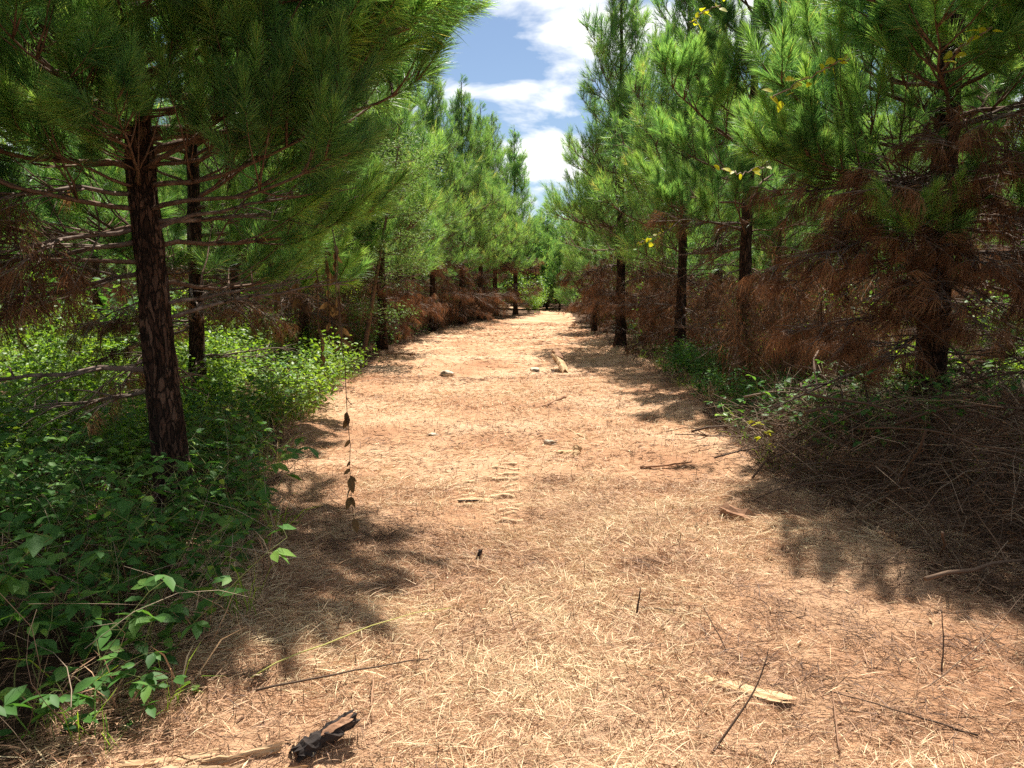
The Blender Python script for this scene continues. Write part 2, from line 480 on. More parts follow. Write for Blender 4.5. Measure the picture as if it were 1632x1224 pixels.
M['clay'] = noise_mat('pressed_clay', [(0.3, (0.38, 0.225, 0.125)), (0.7, (0.57, 0.40, 0.24))], scale=9, bump=0.5, bump_scale=60, bdist=0.004)
def tread(label, cx, w, y0, n, pitch, seed):
    rng = np.random.default_rng(seed)
    o = bpy.data.objects.new('tread_print', None); COL.objects.link(o)
    o.location = (cx, y0, gz(cx, y0)); tag(o, label, 'tread print', 'tread prints pressed into the path')
    for i in range(n):
        k = 9; t = np.linspace(0, 1, k); ww = w * rng.uniform(0.4, 1.1); y = y0 + i * pitch + rng.normal(0, 0.012)
        xs = cx + (t - 0.5) * ww + rng.normal(0, 0.03); ys = y + 0.03 * (t - 0.5) + np.cumsum(rng.normal(0, 0.004, k))
        prof = np.array([[-0.040, -0.03], [-0.034, 0.014], [-0.010, 0.021], [0.03, 0.010], [0.06, -0.03]])
        ends = np.sin(PI * np.clip(t, 0.04, 0.96)) ** 0.4
        v = np.stack([np.repeat(xs, 5), np.repeat(ys, 5) + np.tile(prof[:, 0], k) * np.repeat(0.8 + rng.normal(0, 0.12, k), 5),
                      np.repeat(ground_h(xs, ys), 5) + 0.014 + np.tile(prof[:, 1], k) * np.repeat(ends * rng.uniform(0.45, 1.2, k), 5)], -1)
        f = []
        for a in range(k - 1):
            for q in range(4):
                p = a * 5 + q
                f += [[p, p + 5, p + 6], [p, p + 6, p + 1]]
        b = MB(); b.add(v - np.array(o.location), f, 0.5, 0, True)
        b.build('bar', M['clay'], o)
tread('row of pressed tread bars in the middle of the path', -0.03, 0.25, 5.0, 11, 0.17, 1)
tread('shorter row of pressed tread bars to the left of the long row', -0.34, 0.21, 5.45, 5, 0.17, 2)

# ------------------------------------------------------------------ pines: branches
def pine_branch(seed, L, n_needle, width, segs, mode='live', sides=5, subs=3, kk=6, subwood=True, near=False):
    """one branch along +X: wood and needles; mode live / dead (brown hanging needles) / bare"""
    rng = np.random.default_rng(seed)
    wood, ndl = MB(), MB()
    shoots = []
    def axis(start, d, length, bend, k=7):
        t = np.linspace(0, 1, k)[:, None]
        up = np.array([0, 0, 1.0])
        wob = np.cumsum(rng.normal(0, 0.035 * length, (k, 3)), 0) * 0.35
        wob[0] = 0
        p = start + d * length * t + up * bend * length * (t ** 2) + wob
        return p
    r0 = 0.011 * L + 0.004
    d0 = np.array([1, 0, 0.0])
    main = axis(np.zeros(3), d0, L, 0.24 if mode == 'live' else -0.12, 9)
    wood.add(*tube(main, np.linspace(r0, 0.004, len(main)), sides), 0.5, 0, True)
    shoots.append((main[-4:], 1.0))
    nodes = np.array([0.2, 0.34, 0.46, 0.57, 0.68, 0.79, 0.89]) + rng.normal(0, 0.02, 7)
    if L < 1.3:
        nodes = np.array([0.25, 0.45, 0.65, 0.83])
    if near:
        nodes = (np.array([0.27, 0.43, 0.57, 0.70, 0.82, 0.92]) if L > 1.3 else np.array([0.35, 0.6, 0.82])) + rng.normal(0, 0.02)
    for t in nodes:
        for _ in range(rng.integers(2, 4)):
            if mode == 'bare' and rng.random() < 0.35:
                continue
            j = t * (len(main) - 1); i0 = int(j); st = main[i0] + (main[min(i0 + 1, len(main) - 1)] - main[i0]) * (j - i0)
            az = rng.choice([-1, 1]) * rng.uniform(0.5, 1.0) * PI / 2 + rng.normal(0, 0.3)
            ang = R(rng.uniform(35, 62))
            d = np.array([math.cos(ang), math.sin(ang) * math.sin(az), math.sin(ang) * math.cos(az) * 0.8 + (0.22 if mode == 'live' else -0.1)])
            ln = L * (0.46 * (1 - t) + 0.16) * rng.uniform(0.75, 1.2)
            if mode == 'bare':
                ln *= 0.75
            p = axis(st, d, ln, 0.42 if mode == 'live' else -0.15, kk)
            wood.add(*tube(p, np.linspace(max(r0 * 0.42, 0.004), 0.0022, len(p)), min(4, sides), sides > 3), 0.5, 0, True)
            shoots.append((p[-4:], 0.9))
            if ln > 0.36:
                for q in range(min(subs, 3 if ln > 0.55 else 2)):
                    s2 = p[min(1 + q, len(p) - 2)]
                    d2 = nrm(d + rng.normal(0, 0.55, 3)); d2[2] = abs(d2[2]) * (1 if mode == 'live' else -0.4)
                    p2 = axis(s2, d2, ln * rng.uniform(0.4, 0.6), 0.45 if mode == 'live' else -0.2, kk - 1)
                    if subwood:
                        wood.add(*tube(p2, np.linspace(0.0045, 0.002, len(p2)), min(4, sides), sides > 3), 0.5, 0, True)
                    shoots.append((p2[-3:], 0.8))
    if mode != 'bare':
        for p, g in shoots:
            if mode == 'dead' and rng.random() < 0.45:
                continue
            seg = np.linalg.norm(np.diff(p, axis=0), axis=1); cum = np.concatenate([[0], np.cumsum(seg)]); tot = cum[-1]
            fl = min(tot, 0.36 if mode == 'live' else 0.22)
            n = int(n_needle * g * (0.45 + 0.55 * fl / 0.36) * (1 if mode == 'live' else 0.8))
            s = tot - fl * rng.random(n) ** 1.15
            base = np.stack([np.interp(s, cum, p[:, k]) for k in range(3)], -1)
            ax = nrm(p[-1] - p[-2])
            u = nrm(np.cross(ax, np.array([0.2, 0.3, 0.9]))); w = np.cross(ax, u)
            th = rng.random(n) * 2 * PI
            rel = (tot - s) / max(fl, 1e-3)
            if mode == 'live':
                a = np.radians(10 + 48 * rel + rng.normal(0, 9, n))
                d = ax * np.cos(a)[:, None] + (u * np.cos(th)[:, None] + w * np.sin(th)[:, None]) * np.sin(a)[:, None]
                ln = rng.uniform(0.15, 0.25, n) * (1 - 0.15 * rel); dr = 0.10
                tn = np.clip(rng.normal(0.38, 0.17) + rng.normal(0, 0.14, n) + 0.22 * (1 - rel), 0, 0.92)
                tn = np.where(rng.random(n) < 0.025, 1.0, tn)
            else:
                a = np.radians(55 + rng.normal(0, 25, n))
                d = ax * np.cos(a)[:, None] + (u * np.cos(th)[:, None] + w * np.sin(th)[:, None]) * np.sin(a)[:, None]
                d = nrm(d * 0.75 + np.array([0, 0, -0.8]) + rng.normal(0, 0.25, 3)); ln = rng.uniform(0.13, 0.22, n); dr = 0.25
                tn = np.clip(rng.normal(0.45, 0.25) + rng.normal(0, 0.2, n), 0, 1)
            v, f, k = ribbons(base, d, ln, width * rng.uniform(0.75, 1.2, n), rng, dr, segs)
            ndl.add(v, f, np.repeat(tn, k), 0, False)
    return wood, ndl

NEAR = {}
def near_variant(kind, i):
    key = (kind, i)
    if key not in NEAR:
        if kind == 'long':
            w, n = pine_branch(100 + i, 1.9, 330, 0.0040, 2, subs=1, near=True)
        elif kind == 'short':
            w, n = pine_branch(200 + i, 1.0, 380, 0.0040, 2, subs=1, near=True)
        elif kind == 'dead':
            w, n = pine_branch(300 + i, 1.7, 95, 0.0034, 2, 'dead')
        else:
            w, n = pine_branch(400 + i, 1.6, 0, 0.003, 2, 'bare')
        dead = kind in ('dead', 'bare')
        NEAR[key] = (w.mesh('branch', M['dead_limb' if dead else 'limb']),
                     n.mesh('needles', M['dead_needle' if dead else 'needle']) if n.v else None)
    return NEAR[key]
LENGTH = {'long': 1.9, 'short': 1.0, 'dead': 1.7, 'bare': 1.6}
NVAR = {'long': 4, 'short': 3, 'dead': 4, 'bare': 4}

def trunk_line(rng, H, lean=(0, 0)):
    k = 16
    t = np.linspace(0, 1, k)
    wob = np.cumsum(rng.normal(0, 0.010 * H / 9, (k, 2)), 0); wob -= wob[0]
    p = np.zeros((k, 3)); p[:, 2] = H * t - 0.12 * (t == 0)
    p[:, 0] = lean[0] * t + wob[:, 0]; p[:, 1] = lean[1] * t + wob[:, 1]
    return p

def trunk_mesh(pts, r0, detail, rng, name='trunk'):
    H = pts[-1, 2]
    ks = {2: 150, 1: 40, 0: 14}[detail]; sd = {2: 44, 1: 16, 0: 8}[detail]
    zz = np.linspace(pts[0, 2], H, ks)
    if detail == 2:
        zz = pts[0, 2] + (H - pts[0, 2]) * np.linspace(0, 1, ks) ** 1.5
    p = np.stack([np.interp(zz, pts[:, 2], pts[:, 0]), np.interp(zz, pts[:, 2], pts[:, 1]), zz], -1)
    rr = r0 * (1 - 0.93 * np.clip(zz / H, 0, 1) ** 0.9) + r0 * 0.5 * np.exp(-np.clip(zz, 0, None) / 0.16) + 0.004
    v, f = tube(p, rr, sd)
    if detail:
        kk = ks * sd
        i = np.arange(kk) // sd; a = (np.arange(kk) % sd) / sd
        c = p[i]; out = v[:kk] - c
        z = zz[i]
        def pn(fa, fz):   # noise periodic round the trunk
            x = np.cos(a * 2 * PI) * fa; y = np.sin(a * 2 * PI) * fa
            return vnoise(x + z * fz, y - z * fz * 0.7, 1.0)
        plate = np.abs(pn(4.5, 3.0)) * 2 + 0.5 * np.abs(pn(9, 7.0)) * 2
        v[:kk] = c + out * (0.86 + 0.28 * np.clip(plate, 0, 0.9) + 0.10 * pn(2, 1.5))[:, None]
    b = MB(); b.add(v, f, 0.5, 0, detail < 2)
    return b.mesh(name, M['bark'])

def branch_plan(rng, H, hb, Lmax, dead_lo, brown=0.6):
    """(height, azimuth, elevation, length, kind) of every branch of a pine"""
    plan = []
    z = hb
    while z < H - 0.35:
        t = (z - hb) / (H - hb)
        prof = min(1.0, 0.72 + t * 1.6) * (1 - t) ** 0.75 * 1.12 + 0.14
        n = rng.integers(4, 6)
        a0 = rng.random() * 2 * PI
        for k in range(n):
            L = Lmax * prof * rng.uniform(0.75, 1.12)
            el = R(0 + 52 * t ** 0.6 + rng.normal(0, 7))
            plan.append((z + rng.normal(0, 0.07), a0 + 2 * PI * k / n + rng.normal(0, 0.25), el, L, 'long' if L > 1.3 else 'short'))
        z += rng.uniform(0.34, 0.5)
    plan.append((H - 0.32, 0.0, R(86), 0.5, 'short'))
    z = dead_lo
    while z < hb + 0.35:
        for k in range(rng.integers(3, 6)):
            kind = 'dead' if rng.random() < brown * (0.4 + 0.6 * (z - dead_lo) / max(hb - dead_lo, 0.1)) else 'bare'
            plan.append((z, rng.random() * 2 * PI, R(rng.uniform(-22, 14)), rng.uniform(0.8, 1.7), kind))
        z += rng.uniform(0.28, 0.45)
    return plan

def branch_matrix(pts, z, az, el, sc, roll):
    x = np.interp(z, pts[:, 2], pts[:, 0]); y = np.interp(z, pts[:, 2], pts[:, 1])
    return Matrix.Translation((x, y, z)) @ Matrix.Rotation(az, 4, 'Z') @ Matrix.Rotation(-el, 4, 'Y') @ Matrix.Rotation(roll, 4, 'X') @ Matrix.Scale(sc, 4)

def near_pine(seed, x, y, H, r0, hb, Lmax, label, group=None, lean=(0, 0), dead_lo=0.8, brown=0.6, extra=(), drop=None, detail=2, thin=0.6):
    rng = np.random.default_rng(seed)
    root = empty('pine_tree', (x, y, gz(x, y) - 0.03), label, 'tree', group)
    pts = trunk_line(rng, H, lean)
    link('trunk', trunk_mesh(pts, r0, detail, rng), root)
    plan = [p for p in branch_plan(rng, H, hb, Lmax, dead_lo, brown) if not (drop and drop(*p)) and (p[4] in ('dead', 'bare') or rng.random() < thin)] + list(extra)
    for z, az, el, L, kind in plan:
        wm, nm = near_variant(kind, int(rng.integers(NVAR[kind])))
        mtx = branch_matrix(pts, z, az, el, L / LENGTH[kind], rng.normal(0, 0.35))
        b = link('dead_branch' if kind in ('dead', 'bare') else 'branch', wm, root, mtx=mtx)
        if nm:
            link('dead_needles' if kind == 'dead' else 'needles', nm, b)
    return root

LOW = {}
def low_variant(lod, kind, i):
    key = (lod, kind, i)
    if key not in LOW:
        nn, wd = {1: (56, 0.0066), 0: (18, 0.018)}[lod]
        spec = {'long': (500, 1.9, 'live'), 'short': (600, 1.0, 'live'), 'dead': (700, 1.7, 'dead'), 'bare': (800, 1.6, 'bare')}[kind]
        w, n = pine_branch(spec[0] + i, spec[1], nn, wd, 1, spec[2], 3, 3, 5 if lod else 4, bool(lod))
        LOW[key] = (w.arrays(), n.arrays())
    return LOW[key]

def far_pine_kind(seed, H, r0, hb, Lmax, dead_lo, lod, brown=0.6):
    """meshes of one kind of pine: trunk, crown, dead foliage (shared by all its copies)"""
    rng = np.random.default_rng(seed)
    pts = trunk_line(rng, H, (rng.normal(0, 0.12), rng.normal(0, 0.12)))
    tm = trunk_mesh(pts, r0, lod, rng)
    crown, dead = MB(), MB()
    for z, az, el, L, kind in branch_plan(rng, H, hb, Lmax, dead_lo, brown):
        (wv, wf, wt), (nv, nf, nt) = low_variant(lod, kind, int(rng.integers(NVAR[kind])))
        m = np.array(branch_matrix(pts, z, az, el, L / LENGTH[kind], rng.normal(0, 0.35)))
        tgt = dead if kind in ('dead', 'bare') else crown
        tgt.add(wv @ m[:3, :3].T + m[:3, 3], wf, 0.5, 1, True)
        if len(nv):
            tgt.add(nv @ m[:3, :3].T + m[:3, 3], nf, nt + rng.normal(0, 0.08), 0, False)
    return (tm, crown.mesh('crown', [M['needle'], M['limb']]), dead.mesh('dead_foliage', [M['dead_needle'], M['dead_limb']]))

def far_pine(kind, x, y, label, group, rz, sc=1.0):
    root = empty('pine_tree', (x, y, gz(x, y) - 0.03), label, 'tree', group, rz, sc)
    link('trunk', kind[0], root); link('crown', kind[1], root); link('dead_foliage', kind[2], root)
    return root

# ------------------------------------------------------------------ pines: the trees
# left front row
G_L, G_R = 'pines of the front row left of the path', 'pines of the front row right of the path'
def drop_left(z, az, el, L, kind):
    c, s = math.cos(az), math.sin(az)
    # keep the view past the trunk open: no branch straight at the camera at eye height
    if kind == 'bare' and math.sin(az * 57.3) < 0.2: return True
    return (z > 3.3 and s > -0.3 and c > -0.2) or (s < -0.55 and z < 2.6) or (z < 1.7 and c > 0.2 and kind == 'dead')  # upper crown left off on the sun side to light the lower boughs
near_pine(11, -2.35, 5.15, 8.6, 0.112, 2.05, 1.75,
          'big pine with the thick dark trunk nearest on the left of the path', G_L, lean=(-0.45, 0.1), dead_lo=0.9, brown=0.35, drop=drop_left,
          extra=[(1.02, R(176), R(4), 1.7, 'bare'), (1.36, R(20), R(20), 1.35, 'bare'), (1.46, R(38), R(16), 1.2, 'bare'), (1.95, R(6), R(22), 1.3, 'bare'),
                 (2.02, R(30), R(14), 1.5, 'bare'), (2.25, R(-12), R(8), 1.55, 'long'), (2.55, R(14), R(12), 1.7, 'long'), (2.8, R(-30), R(18), 1.45, 'long'),
                 (3.0, R(4), R(22), 1.9, 'long'), (3.3, R(25), R(14), 2.3, 'long'), (2.85, R(42), R(8), 2.2, 'long'), (3.2, R(-20), R(16), 1.8, 'long'), (2.7, R(20), R(10), 2.35, 'long'), (2.45, R(40), R(9), 2.45, 'long'), (2.6, R(52), R(8), 2.6, 'long'), (2.95, R(36), R(8), 2.5, 'long'), (2.6, R(200), R(12), 1.8, 'long'), (2.4, R(165), R(5), 1.7, 'long'), (3.15, R(150), R(12), 1.9, 'long'), (2.2, R(215), R(0), 1.4, 'dead'),
                 (2.25, R(-62), R(4), 1.15, 'long'), (2.55, R(-95), R(4), 1.35, 'long'), (2.75, R(-125), R(6), 1.6, 'long'), (2.35, R(-150), R(2), 1.6, 'long'), (2.95, R(-75), R(6), 1.5, 'long'),
                 (2.1, R(235), R(-4), 1.5, 'long'), (1.9, R(190), R(-4), 1.5, 'dead'), (2.0, R(225), R(-6), 1.4, 'dead'), (1.75, R(165), R(-5), 1.5, 'dead'), (3.1, R(-110), R(4), 1.6, 'long'), (2.0, R(168), R(-4), 1.6, 'long'), (1.75, R(205), R(-8), 1.4, 'long'), (1.85, R(28), R(0), 1.5, 'long'), (1.6, R(60), R(-4), 1.5, 'long'),
                 (2.4, R(-80), R(10), 0.9, 'short'), (2.65, R(-50), R(12), 1.0, 'short'), (2.9, R(-110), R(10), 1.0, 'short'), (3.1, R(-60), R(10), 1.1, 'short'), (2.25, R(-118), R(5), 0.9, 'short'),
                 (2.55, R(-140), R(8), 1.3, 'long'), (3.2, R(-90), R(8), 1.3, 'long'), (3.0, R(-30), R(8), 1.4, 'long'), (2.35, R(-30), R(5), 1.3, 'long'), (2.8, R(-165), R(8), 1.7, 'long'),
                 (3.3, R(-130), R(6), 1.8, 'long'), (3.3, R(-45), R(8), 1.6, 'long'), (3.45, R(-100), R(6), 1.6, 'long'), (2.95, R(185), R(6), 1.9, 'long'), (2.7, R(140), R(4), 1.8, 'long')])
near_pine(12, -3.9, 9.3, 8.8, 0.10, 1.7, 1.95, 'pine with low green boughs behind the big trunk on the left', G_L, lean=(0.25, 0), dead_lo=0.7, brown=0.3, detail=1,
          extra=[(3.2, R(-15), R(14), 2.3, 'long'), (3.9, R(-5), R(16), 2.3, 'long'), (4.4, R(-30), R(20), 2.2, 'long'), (2.5, R(-20), R(4), 2.1, 'long'), (3.4, R(10), R(12), 2.5, 'long'), (4.0, R(-40), R(14), 2.5, 'long'), (4.8, R(0), R(22), 2.5, 'long'), (2.0, R(-8), R(6), 2.0, 'long'), (1.7, R(-35), R(6), 1.8, 'long')])
near_pine(14, -4.4, 16.2, 8.6, 0.11, 1.9, 1.8, 'pine over the sunny shrubs at the left edge of the path', G_L, dead_lo=0.8, brown=0.4, detail=1)
# right front row
near_pine(21, 3.85, 6.9, 8.8, 0.14, 2.5, 1.75, 'big dark pine with hanging brown needles nearest on the right', G_R, dead_lo=1.0, brown=0.6,
          drop=lambda z, az, el, L, k: math.sin(az) < -0.75 and z < 2.2,
          extra=[(2.35, R(178), R(8), 1.6, 'long'), (2.75, R(190), R(10), 1.75, 'long'), (3.1, R(165), R(14), 1.7, 'long'), (2.1, R(200), R(-4), 1.4, 'dead'), (1.9, R(170), R(-8), 1.5, 'dead'),
                 (1.8, R(215), R(-8), 1.4, 'dead'), (2.2, R(235), R(-8), 1.3, 'dead'), (3.3, R(250), R(8), 1.6, 'long'), (2.9, R(280), R(0), 1.6, 'long'),
                 (2.6, R(255), R(0), 1.5, 'dead'), (2.0, R(262), R(-6), 1.4, 'dead'), (1.7, R(300), R(-6), 1.5, 'dead'), (2.5, R(225), R(0), 1.5, 'dead'),
                 (1.45, R(205), R(-8), 1.3, 'dead'), (2.75, R(248), R(0), 1.5, 'dead'), (2.3, R(270), R(-4), 1.3, 'dead'), (1.5, R(265), R(-10), 1.2, 'dead'), (2.1, R(180), R(-6), 1.6, 'dead'), (1.25, R(230), R(-8), 1.2, 'dead'), (2.9, R(255), R(2), 1.5, 'dead'), (2.45, R(245), R(-2), 1.2, 'dead'), (1.7, R(250), R(-10), 1.3, 'dead'), (2.6, R(180), R(0), 1.7, 'dead'), (2.1, R(310), R(-4), 1.5, 'dead'), (1.35, R(190), R(-4), 1.5, 'dead'), (1.9, R(340), R(-4), 1.6, 'dead'), (2.2, R(290), R(-6), 1.5, 'long'), (2.0, R(230), R(-8), 1.3, 'long'), (2.4, R(200), R(-4), 1.5, 'long'), (1.9, R(325), R(-6), 1.5, 'bare'),
                 (3.2, R(270), R(5), 1.7, 'long'), (3.0, R(232), R(6), 1.8, 'long')])
near_pine(22, 3.75, 12.4, 9.0, 0.115, 2.4, 1.7, 'pine with bright green left side and brown lower twigs, second in the right row', G_R, dead_lo=0.8, brown=0.65, detail=1)
near_pine(26, 4.6, 2.6, 8.6, 0.13, 2.4, 1.9, 'pine whose pale tuft hangs into the top right corner', G_R, dead_lo=1.2, brown=0.6, detail=1,
          extra=[(2.75, R(120), R(8), 1.8, 'long'), (3.1, R(140), R(12), 1.9, 'long'), (2.9, R(165), R(8), 1.7, 'long'), (2.6, R(95), R(2), 1.9, 'dead'), (2.3, R(110), R(0), 1.8, 'dead'), (3.0, R(75), R(4), 1.9, 'long')])
near_pine(27, -4.4, 1.6, 8.6, 0.12, 2.3, 1.9, 'pine whose boughs hang into the top left corner', G_L, dead_lo=1.2, brown=0.4, detail=1)
near_pine(28, -5.9, 5.6, 8.6, 0.11, 2.2, 1.7, 'pine in shade at the far left behind the first trunk', G_L, dead_lo=0.9, brown=0.5, detail=1)
near_pine(29, 6.4, 9.2, 8.9, 0.12, 2.2, 1.8, 'pine in deep shade behind the big dark pine on the right', G_R, dead_lo=0.9, brown=0.6, detail=1)

MID = [far_pine_kind(31 + i, 8.9 + 0.25 * i, 0.125, 2.0 + 0.2 * i, 1.75 - 0.05 * i, 0.6, 1, 0.8) for i in range(3)]
YOUNG = [far_pine_kind(51 + i, 5.0 + 0.8 * i, 0.08, 0.35, 1.75, 0.3, 0, 0.2) for i in range(2)]
FAR = [far_pine_kind(41 + i, 8.9 + 0.3 * i, 0.115, 1.7 + 0.3 * i, 1.7, 0.7, 0, 0.7) for i in range(3)]
named = [
    # left row, going away
    (0, -3.25, 19.0, 'pine with a dark bare lower trunk beside the pale leaved young oak', G_L, 0.98),
    (1, -3.45, 23.5, 'pine just beyond the pale leaved young oak on the left', G_L, 1.0),
    (2, -2.9, 28.0, 'bright green pine in the middle of the left row with a brown skirt', G_L, 1.02),
    (3, -2.1, 32.5, 'tall pine whose tip stands highest over the left row', G_L, 1.12),
    (0, -1.5, 37.0, 'slim pine in the left row, third before the bend', G_L, 1.12),
    (1, -0.9, 41.0, 'dark trunked pine second before the bend on the left', G_L, 1.14),
    (2, 0.2, 44.5, 'last pine of the left row, its straight trunk at the bend', G_L, 1.12),
    # right row
    (0, 3.45, 15.6, 'pine wrapped in dry vine stems in the right row', G_R, 0.95),
    (1, 2.75, 19.3, 'tall dark green pine rising highest beside the sky gap on the right', G_R, 1.06),
    (2, 3.3, 23.2, 'pine with reddish dead needles hanging behind the tall dark one', G_R, 0.82),
    (3, 2.95, 27.2, 'slender pine standing right at the edge of the path near the log', G_R, 0.78),
    (0, 3.8, 31.5, 'pine in the right row, third before the bend', G_R, 0.8),
    (1, 4.3, 36.0, 'pine in the right row, second before the bend', G_R, 0.86),
    (2, 4.9, 41.0, 'last pine of the right row before the bend', G_R, 0.8),
]
prng = np.random.default_rng(77)
for k, x, y, lab, grp, sc in named:
    far_pine(MID[k % 3], x, y, lab, grp, prng.random() * 6.28, sc)
# the pines closing the end of the path
for i, (x, y) in enumerate([(-4.5, 55.0), (-1.2, 58.0), (1.8, 57.5), (4.6, 59.5), (7.4, 55.5), (3.0, 64.0), (0.0, 66.5), (6.0, 67)]):
    far_pine(YOUNG[i % 2], x, y, 'tall green pine closing off the view where the path bends away', 'pines at the end of the path', prng.random() * 6.28, 1.25 + 0.3 * prng.random())
for i, (x, y, sc) in enumerate([(3.4, 54.5, 0.95), (1.6, 56.5, 1.0), (4.4, 51.0, 0.9), (5.4, 47.0, 0.85), (0.2, 56, 1.0), (-2.0, 53, 0.9), (2.6, 57, 1.1), (-4, 58, 1.1), (6.5, 53, 1.1)]):
    far_pine(YOUNG[i % 2], x, y, 'bushy young pine branched to the ground at the end of the path', 'young pines at the end of the path', prng.random() * 6.28, sc)
# the rows behind
for side, grp, lab in ((-1, 'pines in the rows behind on the left', 'slender pine in the shaded rows behind the left front row'),
                       (1, 'pines in the rows behind on the right', 'slender pine in the shaded rows behind the right front row')):
    for r, rx in enumerate((6.3, 9.4, 12.6, 16.0)):
        y = 4.5 + 1.7 * (r % 2) + (5.5 if r == 0 else 4.0 * r)
        while y < 62:
            x = side * (rx + prng.normal(0, 0.3)) + (0.0 if y < 36 else (y - 36) * 0.1)
            lod = MID if (y < 22 and r < 2) else FAR
            gap = (r == 0 and side < 0 and 6 < y < 15.5) or (r < 2 and side > 0 and 10 < y < 16) or (r == 1 and side < 0 and 11 < y < 17)
            if prng.random() > 0.08 and not gap:
                rn = ('second', 'third', 'fourth', 'fifth')[r]
                far_pine(lod[int(prng.integers(len(lod)))], x, y, lab.replace('the shaded rows behind', 'the shaded %s row behind' % rn), grp.replace('rows behind', '%s row' % rn), prng.random() * 6.28, prng.uniform(0.85, 1.08))
            y += prng.uniform(3.2, 4.4) * (1.0 if r < 2 else 1.25)

# ------------------------------------------------------------------ leaves
LEAF_V = np.array([[0, 0, 0], [0.28, 0.24, 0.05], [0.28, 0, 0], [0.28, -0.24, 0.05], [0.62, 0.23, 0.03], [0.62, 0, -0.03], [0.62, -0.23, 0.03], [1, 0, -0.12]], float)
LEAF_F = np.array([[0, 2, 1], [0, 3, 2], [1, 2, 5], [1, 5, 4], [2, 3, 6], [2, 6, 5], [4, 5, 7], [5, 6, 7]])
NAR_V = LEAF_V * np.array([1, 0.6, 1])
def leaf_mesh(name, mat, wide=1.0, seed=0):
    rng = np.random.default_rng(seed)
    k = 7
    t = np.linspace(0, 1, k)
    w = 0.27 * wide * np.sin(PI * t ** 0.8) ** 0.8 * (1 - 0.25 * t); w[0] = 0.012; w[-1] = 0.0
    zc = -0.16 * t ** 2 + rng.normal(0, 0.008, k)
    v = np.concatenate([np.stack([t, w, zc + 0.22 * w], -1), np.stack([t, 0 * w, zc], -1), np.stack([t, -w, zc + 0.22 * w], -1)])
    f = []
    for i in range(k - 1):
        for a in (0, k):
            f += [[a + i, a + i + k, a + i + k + 1], [a + i, a + i + k + 1, a + i + 1]]
    b = MB(); b.add(v, f, 0.55, 0, True)
    return b.mesh(name, mat)

def weed_arrays(rng, h, leaf, nodes=None, mode='tri'):
    """a trailing weed: stem and leaves"""
    st, lf = MB(), MB()
    nodes = nodes or max(4, int(h / 0.085))
    k = 7; t = np.linspace(0, 1, k)
    az = rng.random() * 6.28; ln = rng.uniform(0.2, 0.7) * h
    p = np.stack([math.cos(az) * ln * t ** 1.6, math.sin(az) * ln * t ** 1.6, h * (t - 0.22 * t ** 3)], -1) + np.cumsum(rng.normal(0, 0.012, (k, 3)), 0)
    p[0] = (0, 0, -0.03)
    st.add(*tube(p, np.linspace(0.0032, 0.0012, k), 3), 0.4, 0, True)
    tt = np.linspace(0.18, 1, nodes)
    base = np.stack([np.interp(tt, t, p[:, i]) for i in range(3)], -1)
    a = np.arange(nodes) * 2.4 + rng.random() * 6
    out = np.stack([np.cos(a), np.sin(a), rng.uniform(0.1, 0.6, nodes)], -1)
    pet = base + nrm(out) * leaf * rng.uniform(0.3, 0.8, (nodes, 1))
    for i in range(nodes):
        st.add(*tube(np.stack([base[i], pet[i]]), 0.0009, 3, False), 0.4, 0, True)
    dirs, poss = [], []
    for q in ((0, 0.9, -0.9) if mode == 'tri' else (0,)):
        c, s = math.cos(q), math.sin(q)
        d = np.stack([out[:, 0] * c - out[:, 1] * s, out[:, 0] * s + out[:, 1] * c, rng.normal(-0.1, 0.28, nodes)], -1)
        dirs.append(d); poss.append(pet)
    d = np.concatenate(dirs); ps = np.concatenate(poss)
    up = nrm(np.array([0, 0, 1.0]) + rng.normal(0, 0.3, d.shape))
    v, f = inst(LEAF_V, LEAF_F, frames(d, up), ps, leaf * rng.uniform(0.65, 1.15, len(ps)))
    lf.add(v, f, np.repeat(np.clip(rng.normal(0.5, 0.22, len(ps)), 0, 1), 8), 0, True)
    return st.arrays(), lf.arrays()

def bush_arrays(rng, rad, h, n, leaf, tv=LEAF_V, nst=14):
    """a shrub: stems fanning from the base with leaves clumped round their outer parts"""
    st, lf = MB(), MB()
    per = n // nst
    for k in range(nst):
        a = rng.random() * 6.28; rr = rad * math.sqrt(rng.random()); hh = h * (1 - 0.45 * (rr / rad) ** 2) * rng.uniform(0.65, 1.1)
        t = np.linspace(0, 1, 6)[:, None]
        tip = np.array([math.cos(a) * rr, math.sin(a) * rr, hh])
        p = tip * np.concatenate([t ** 1.3, t ** 1.3, t ** 0.9], 1) + np.cumsum(rng.normal(0, 0.02 * h, (6, 3)), 0)
        p[0] = np.array([math.cos(a), math.sin(a), 0]) * 0.05
        p[0, 2] = -0.03
        st.add(*tube(p, np.linspace(0.006, 0.0018, 6), 3), 0.4, 0, True)
        u = rng.uniform(0.3, 1.05, per)
        b = np.stack([np.interp(u, t[:, 0], p[:, i]) for i in range(3)], -1) + rng.normal(0, 0.085 * rad + 0.03, (per, 3))
        b[:, 2] = np.maximum(b[:, 2], 0.02)
        d = np.stack([rng.normal(0, 1, per) + 0.5 * math.cos(a), rng.normal(0, 1, per) + 0.5 * math.sin(a), rng.normal(0.0, 0.45, per)], -1)
        up = nrm(np.array([0, 0, 1.0]) + rng.normal(0, 0.4, d.shape))
        v, f = inst(tv, LEAF_F, frames(d, up), b, leaf * rng.uniform(0.6, 1.2, per))
        lf.add(v, f, np.repeat(np.clip(rng.normal(0.5, 0.15) + rng.normal(0, 0.18, per), 0, 1), 8), 0, True)
    return st.arrays(), lf.arrays()

